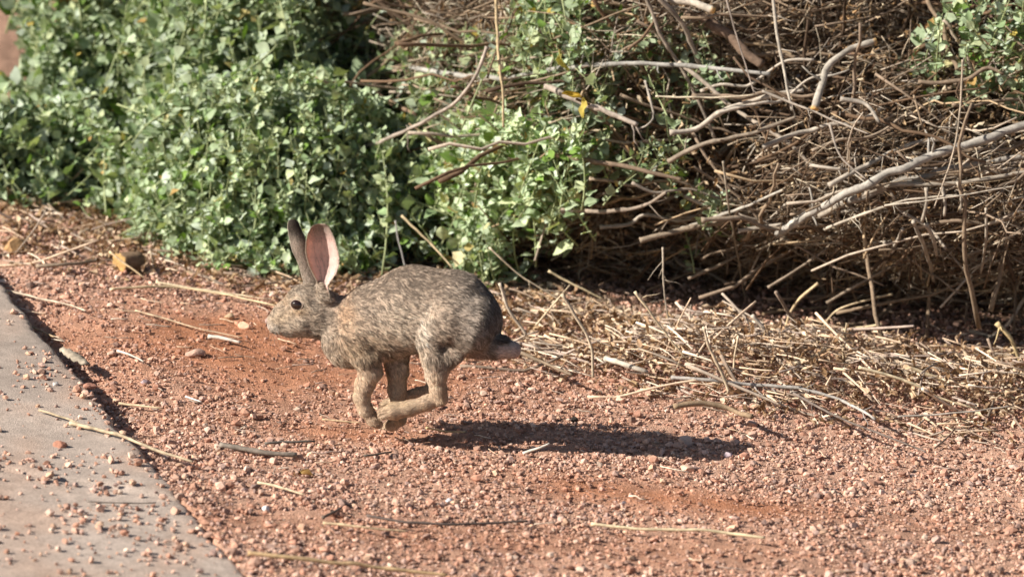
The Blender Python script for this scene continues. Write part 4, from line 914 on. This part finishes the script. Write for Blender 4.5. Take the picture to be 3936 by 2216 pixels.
    dark = dark+.45*(blob(u, v, 436, 832, 13, 52)+blob(u, v, 484, 848, 11, 44))+.30*blob(u, v, 742, 742, 60, 20)+.30*blob(u, v, 680, 905, 70, 16)+.3*blob(u, v, 1010, 800, 18, 60)  # extra dark hairs paint the shade in chest, shoulder and thigh creases
    dark = dark+head*(np.clip((fbm(p, .12, 2)-.5)*2.5, -.1, .5)*.7+.35*blob(u, v, 385, 585, 22, 45)+.3*blob(u, v, 410, 690, 40, 60)+.25*blob(u, v, 180, 700, 10, 30)+.3*blob(u, v, 330, 480, 90, 26))+legs*np.clip((fbm(p, .06, 2)-.55)*2, 0, .3)
    dark = dark*(1-.85*tail*np.clip(sstep(815, 840, v)+sstep(1560, 1600, u), 0, 1))*(1-.5*legs)
    return c, np.clip(dark, 0, .92)

rab = empty('rabbit', foot*np.array([1, 1, 0])); tag(rab, 'brown cottontail rabbit with upright ears running left, all four feet gathered together', 'rabbit')
rl = np.array(rab.location)
SN_ = grad(SV); c0, dk = coat(SV, SN_)
body = build('body', to_world(SV)-rl, SQ, M_skin, C=c0*.62*(1-.75*dk[:, None])*(.7+.6*fbm(SV, .11, 2))[:, None], parent=rab)

# eye: find the surface of the head at the drawn eye
def surf_at(u, v, sgn=-1):
    ws = np.arange(260, 0, -1.0)*(-1 if sgn < 0 else 1)
    pts = np.array([RP(u, v, w_) for w_ in ws]); s_ = sample(pts); i = np.argmax(s_ < 0); return pts[i], ws[i]
def eye(sgn):
    if sgn < 0: p, _ = surf_at(292, 583, -1)
    else:
        pn_, _ = surf_at(292, 583, -1); cy = RP(292, 583, 0); p = np.array([pn_[0], 2*cy[1]-pn_[1], pn_[2]+0.0])
        # slide to the far side of the skull
    nrm = grad(p[None])[0]; cen = p-nrm*17
    import bmesh
    bm = bmesh.new(); bmesh.ops.create_uvsphere(bm, u_segments=28, v_segments=18, radius=1)
    V = np.array([v.co[:] for v in bm.verts]); polys = [[v.index for v in f.verts] for f in bm.faces]; bm.free()
    tri = np.array([f for f in polys if len(f) == 3]); qd = np.array([f for f in polys if len(f) == 4])
    o = build('eye', to_world(V*np.array([41, 35, 34])+cen)-rl, [tri, qd], M_eye, parent=rab)
    # eyelid ring as a sub-part
    t1 = Vector(nrm).to_track_quat('Z', 'Y'); n1, n2 = 30, 8; VV = []
    for i in range(n1):
        a = 2*math.pi*i/n1
        for j in range(n2):
            b2 = 2*math.pi*j/n2; rr = 1+.0; q_ = Vector(((39+3.2*math.cos(b2))*math.cos(a), (29+3.2*math.cos(b2))*math.sin(a), 3.2*math.sin(b2)))
            q_ = t1 @ q_; VV.append(np.array(q_)+cen+nrm*16)
    FF = [(i*n2+j, ((i+1) % n1)*n2+j, ((i+1) % n1)*n2+(j+1) % n2, i*n2+(j+1) % n2) for i in range(n1) for j in range(n2)]
    build('eyelid', to_world(np.array(VV))-rl, np.array(FF), M_lid, parent=o)
    return cen, nrm
eyec = [eye(-1), eye(1)]
# nose pad with the nostril slit, and mouth cleft
def nose():
    p = RP(112, 682, 0); import bmesh
    bm = bmesh.new(); bmesh.ops.create_icosphere(bm, subdivisions=3, radius=1)
    V = np.array([v.co[:] for v in bm.verts]); Fc = np.array([[v.index for v in f.verts] for f in bm.faces]); bm.free()
    V = V*np.array([20, 26, 20]); V[:, 0] += np.where(np.abs(V[:, 1]) < 6, 3, 0)
    o = build('nose', to_world(V+p)-rl, Fc, M_nose, parent=rab)
    q = []
    for sgn in (-1, 1):
        pts = np.array([RP(100, 712, 16*sgn), RP(108, 702, 22*sgn), RP(118, 694, 27*sgn), RP(124, 690, 28*sgn)])
        pts = smooth_path(pts, 8); v_, f_ = tubes(pts[None], np.array([2.5, 4, 5, 5, 4.5, 4, 3, 1.5])[None], 7)
        ob = build('nostril', to_world(v_)-rl, f_, mat('nostril_dark', .8, attr=False, col=(.07, .025, .02)), parent=o)
nose()

# fur
def hair_mesh(P, D, N, L, W, croot, ctip, bend=.25):
    """flat tapering hairs, shaded with the normal of the skin below"""
    n = len(P); side = np.cross(D, N); side /= np.linalg.norm(side, axis=1)[:, None]+1e-9
    tw = rng.normal(0, .5, n)[:, None]; side = side*np.cos(tw)+N*np.sin(tw)
    p1 = P+D*L[:, None]*.5; p2 = P+D*L[:, None]-N*L[:, None]*bend+np.array([0, 0, -1])*L[:, None]*.05
    p1 = p1+N*L[:, None]*.03
    V = np.stack([P-side*W[:, None], P+side*W[:, None], p1-side*W[:, None]*.85, p1+side*W[:, None]*.85, p2], 1)
    b0 = np.arange(n)*5
    Q = np.stack([b0, b0+1, b0+3, b0+2], -1); T = np.stack([b0+2, b0+3, b0+4], -1)
    cm = croot*.45+ctip*.55
    C = np.stack([croot, croot, cm, cm, ctip], 1)
    NN = np.repeat((N-D*.28+np.array([0, 0, .12]))[:, None], 5, 1).reshape(-1, 3); NN = NN+rng.normal(size=(n, 3)).repeat(5, 0)*.16; NN /= np.linalg.norm(NN, axis=1)[:, None]
    return V.reshape(-1, 3), [Q, T], C.reshape(-1, 3), NN
def fur(nh):
    q = SV[SQ]; ar = np.linalg.norm(np.cross(q[:, 2]-q[:, 0], q[:, 3]-q[:, 1]), axis=1); cdf = np.cumsum(ar); cdf /= cdf[-1]
    fi = np.searchsorted(cdf, rng.random(nh)); a, b2 = rng.random((2, nh, 1)); f = q[fi]
    P = f[:, 0]*(1-a)*(1-b2)+f[:, 1]*a*(1-b2)+f[:, 2]*a*b2+f[:, 3]*(1-a)*b2
    N = grad(P); u, v, wv = uv_of(P)
    keep = np.ones(nh, bool)
    for c_, n_ in eyec:
        dd = (P-c_)-((P-c_)@n_)[:, None]*n_; keep &= ~((np.linalg.norm(dd*np.array([1, 1, 1.25]), axis=1) < 40) & (np.linalg.norm(P-c_, axis=1) < 62))
    keep &= ~(np.linalg.norm(P-RP(108, 684, 0), axis=1) < 23)
    P, N, u, v = P[keep], N[keep], u[keep], v[keep]; n = len(P)
    # combing directions
    D = np.tile(np.array([1.0, 0, -.30]), (n, 1))
    def mixd(vec, m_): nonlocal D; D = D*(1-m_[:, None])+np.array(vec, float)*m_[:, None]
    head = sstep(500, 430, u)*sstep(830, 790, v); mixd((1, 0, -.12), head)
    mixd((.35, 0, -1), sstep(600, 520, u)*(1-head)*sstep(740, 800, v)); mixd((.5, 0, -1), sstep(560, 700, v)*sstep(1200, 1450, u)*.6)
    mixd((.35, 0, -1), sstep(780, 950, v)); 
    nf = (blob(u, v, 960, 1200, 190, 70) > .35) & (u < 1130) & (v > 1090) & (u > 760); mixd((-1, 0, -.35), nf.astype(float))
    mixd((1, 0, -.25), sstep(1400, 1450, u)*sstep(790, 820, v))
    sw = np.stack([fbm(P+k_*31, .018, 2)-.5 for k_ in range(3)], -1)
    D = D+sw*(1.5-1.1*sstep(950, 1040, v))[:, None]+np.stack([fbm(P+k_*17, .07, 1)-.5 for k_ in range(3)], -1)*.8+rng.normal(size=(n, 3))*.14
    D -= np.sum(D*N, 1)[:, None]*N; D /= np.linalg.norm(D, axis=1)[:, None]+1e-9
    lift = rng.uniform(.10, .46, n)[:, None]; Dl = D+N*lift; Dl /= np.linalg.norm(Dl, axis=1)[:, None]
    L = np.full(n, 46.0); L += (20-L)*head*sstep(440, 330, u)[:]; L = np.where(head > .5, np.interp(u, [90, 200, 450], [9, 17, 32]), L)
    L = np.where(v > 980, np.minimum(L, np.interp(v, [980, 1080], [36, 19])), L); L = np.where((u > 1480) & (v > 780), 17, L)
    L = L*rng.uniform(.55, 1.25, n); W = rng.uniform(.6, 1.35, n)*np.interp(L, [10, 40], [.75, 1.1])
    c, dk = coat(P, N)
    tuft = (1+.45*np.clip((vnoise(P*np.array([.4, 1, 1.2])+40, .12)-.55)*5, 0, 1))[:, None]*np.clip(.30+1.4*fbm(P*np.array([.5, 1, 1.5]), .085, 3), .45, 1.3)[:, None]; ctip = c*rng.uniform(.72, 1.35, (n, 1))*tuft
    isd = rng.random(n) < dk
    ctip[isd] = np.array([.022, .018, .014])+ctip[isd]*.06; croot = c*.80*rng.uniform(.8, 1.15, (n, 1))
    band = (rng.random(n) < .18) & ~isd & (v < 950); ctip[band] *= 1.25
    V, F, C, NN = hair_mesh(P, Dl, N, L, W, croot, ctip)
    build('fur', to_world(V)-rl, F, M_fur, C=C, parent=rab, normals=NN)
fur(240000)

# ears
def ear(rows, wbase, wtip, depth, side, inner, outer, tipc):
    """rows (v, uL, uR) from the tip down; depth > 0 hollows it away from the viewer"""
    rows = np.array(rows, float); vs = np.linspace(rows[0, 0], rows[-1, 0], 60); uL = np.interp(vs, rows[:, 0], rows[:, 1]); uR = np.interp(vs, rows[:, 0], rows[:, 2])
    m = 41; ph = np.linspace(-1, 1, m); G = np.zeros((60, m, 3)); tt = (vs-vs[0])/(vs[-1]-vs[0])
    for i in range(60):
        hw = (uR[i]-uL[i])/2; mid = (uR[i]+uL[i])/2; A = 1.15+.35*tt[i]
        for j in range(m):
            su = math.sin(ph[j]*A)/math.sin(min(A, math.pi/2)); su = max(-1, min(1, su)); cw = (math.cos(ph[j]*A)-math.cos(A))/(1-math.cos(A))
            w_ = wtip+(wbase-wtip)*tt[i]+depth*hw*cw
            if depth > 0: w_ -= 22*ph[j]*(1-.5*tt[i])      # front rim stands a little nearer the viewer
            G[i, j] = RP(mid+hw*su, vs[i], w_)
    du = np.gradient(G, axis=1); dv = np.gradient(G, axis=0); NR = np.cross(du, dv); NR /= np.linalg.norm(NR, axis=2)[:, :, None]+1e-9
    if NR[30, 20, 1] > 0: NR = -NR                     # NR faces the viewer
    edge = (1-np.abs(ph)[None, :]**6)*np.minimum(1, (1-np.abs(1-2*np.clip(tt, 0, .5))[:, None]**6)+.0)
    th = 5*np.clip(edge, .12, 1)[:, :, None]
    A_, B_ = G+NR*th*.5, G-NR*th*.5; K = 60*m
    V = np.concatenate([A_.reshape(-1, 3), B_.reshape(-1, 3)]); F = []
    for i in range(59):
        for j in range(m-1):
            a = i*m+j; F.append((a, a+1, a+m+1, a+m)); F.append((K+a, K+a+m, K+a+m+1, K+a+1))
    for i in range(59):
        for j, fl in ((0, 0), (m-1, 1)):
            a = i*m+j; F.append((a, a+m, K+a+m, K+a) if fl == 0 else (a, K+a, K+a+m, a+m))
    for j in range(m-1): F.append((j, K+j, K+j+1, j+1))
    T2, PH = np.meshgrid(tt, ph, indexing='ij')
    rim = np.clip((np.abs(PH)-.78)/.2, 0, 1)[..., None]; tipm = sstep(.26 if depth > 0 else .36, .02 if depth > 0 else .12, T2)[..., None]
    cf = np.array(inner)*(1-rim)+np.array([.50, .42, .34])*rim; cf = cf*(1-tipm*.85)+np.array(tipc)*tipm*.85
    cb = np.array(outer)*(1-tipm)+np.array(tipc)*tipm
    if depth < 0: cf, cb = cb, cf
    vein = np.zeros_like(T2)
    for a0, b0_, w0 in ((-.05, .0, .045), (-.3, -.35, .03), (.22, .45, .03), (.05, .25, .022), (-.12, -.6, .02)):
        pc = a0*.4+b0_*(1-T2)+.05*np.sin(T2*14+a0*20); vein = np.maximum(vein, np.exp(-((PH-pc)/w0)**2)*np.clip(T2*1.6, .15, 1))
    blot = .86+.28*fbm(G.reshape(-1, 3), .03, 2).reshape(T2.shape)
    (cf if depth > 0 else cb)[:] *= ((1-.30*vein)*blot)[..., None]*np.array([1, .98, .98])
    C = np.concatenate([cf.reshape(-1, 3), cb.reshape(-1, 3)])
    # short hairs on both faces and a fringe on the rims, joined to the ear's own mesh
    hp, hd, hn, hl, hc = [], [], [], [], []
    nh = 11000; ti = rng.integers(1, 59, nh); pj = rng.integers(0, m, nh); face = rng.random(nh) < .5
    for fside, GG, sg, cc in ((True, A_, 1, cf), (False, B_, -1, cb)):
        s_ = face == fside; i_, j_ = ti[s_], pj[s_]
        keep = np.ones(len(i_), bool)
        if depth > 0 and fside: keep = (rng.random(len(i_)) < .16+.75*((np.abs(ph[j_]) > .7) | (tt[i_] < .25) | (tt[i_] > .85)))
        i_, j_ = i_[keep], j_[keep]
        p = GG[i_, j_]+rng.uniform(-.5, .5, (len(i_), 1))*du[i_, j_]+rng.uniform(-.5, .5, (len(i_), 1))*dv[i_, j_]
        d = -dv[i_, j_]; d /= np.linalg.norm(d, axis=1)[:, None]+1e-9; d = d*.9+NR[i_, j_]*sg*.25+rng.normal(size=d.shape)*.12
        hp.append(p); hd.append(d/np.linalg.norm(d, axis=1)[:, None]); hn.append(NR[i_, j_]*sg); hl.append(rng.uniform(6, 14, len(p)))
        cx = cc[i_, j_]*rng.uniform(.7, 1.25, (len(p), 1)); dkk = rng.random(len(p)) < np.where(fside == (depth > 0), .08, .30); cx[dkk] *= .3; hc.append(cx)
    nr = 2600; i_ = rng.integers(2, 59, nr); j_ = np.where(rng.random(nr) < .65, 0, m-1); sg = np.where(j_ == 0, -1, 1)[:, None]
    p = G[i_, j_]+rng.uniform(-.5, .5, (nr, 1))*dv[i_, j_]; out = du[i_, j_]*sg; out /= np.linalg.norm(out, axis=1)[:, None]+1e-9
    d = -dv[i_, j_]; d /= np.linalg.norm(d, axis=1)[:, None]+1e-9; d = d*.7+out*.6+NR[i_, j_]*.3+rng.normal(size=d.shape)*.12
    hp.append(p); hd.append(d/np.linalg.norm(d, axis=1)[:, None]); hn.append(NR[i_, j_]); hl.append(rng.uniform(8, 20, nr)*np.interp(tt[i_], [0, .5, 1], [.6, .9, 1.5])); hc.append(np.tile([.62, .54, .45], (nr, 1))*rng.uniform(.75, 1.2, (nr, 1)))
    hp, hd, hn, hl, hc = map(np.concatenate, (hp, hd, hn, hl, hc))
    e = build('ear', to_world(V)-rl, np.array(F), M_ear, C=C, parent=rab)
    HV, HF, HC, HN = hair_mesh(hp, hd, hn, hl, np.full(len(hp), .9), hc*.8, hc)
    build('ear_fur', to_world(HV)-rl, HF, M_fur, C=HC, parent=e, normals=HN)
ear([(98, 425, 462), (104, 402, 478), (120, 382, 494), (160, 362, 514), (200, 352, 530), (260, 349, 546), (300, 354, 553), (350, 368, 550), (400, 392, 532), (440, 412, 502), (470, 420, 484), (520, 418, 492), (560, 415, 500)],
    -72, -62, .92, 'near', (.88, .68, .60), (.52, .43, .35), (.40, .33, .27))
ear([(73, 258, 282), (80, 248, 292), (95, 241, 302), (120, 240, 312), (170, 247, 335), (220, 257, 350), (260, 268, 357), (310, 292, 370), (350, 308, 388), (400, 322, 410), (440, 334, 428), (500, 340, 440)],
    40, 42, -.55, 'far', (.50, .36, .30), (.60, .50, .41), (.13, .10, .08))

# whiskers
def whiskers():
    P = []
    for sgn in (-1, 1):
        for k_ in range(11):
            u, v = random.uniform(135, 175), random.uniform(688, 738); s0 = RP(u, v, 50*sgn) 
            d = np.array([random.uniform(-.55, .35), sgn*random.uniform(.5, 1), random.uniform(-.75, .25)]); d /= np.linalg.norm(d); L = random.uniform(90, 190)
            t = np.linspace(0, 1, 9)[:, None]; P.append(s0+d*L*t+np.array([.25, 0, -.35])*L*t*t*.4)
    P = np.array(P); V, F = tubes(P, np.tile(np.linspace(.7, .25, 9), (len(P), 1)), 4)
    build('whiskers', to_world(V)-rl, F, M_whisk, parent=rab)
whiskers()
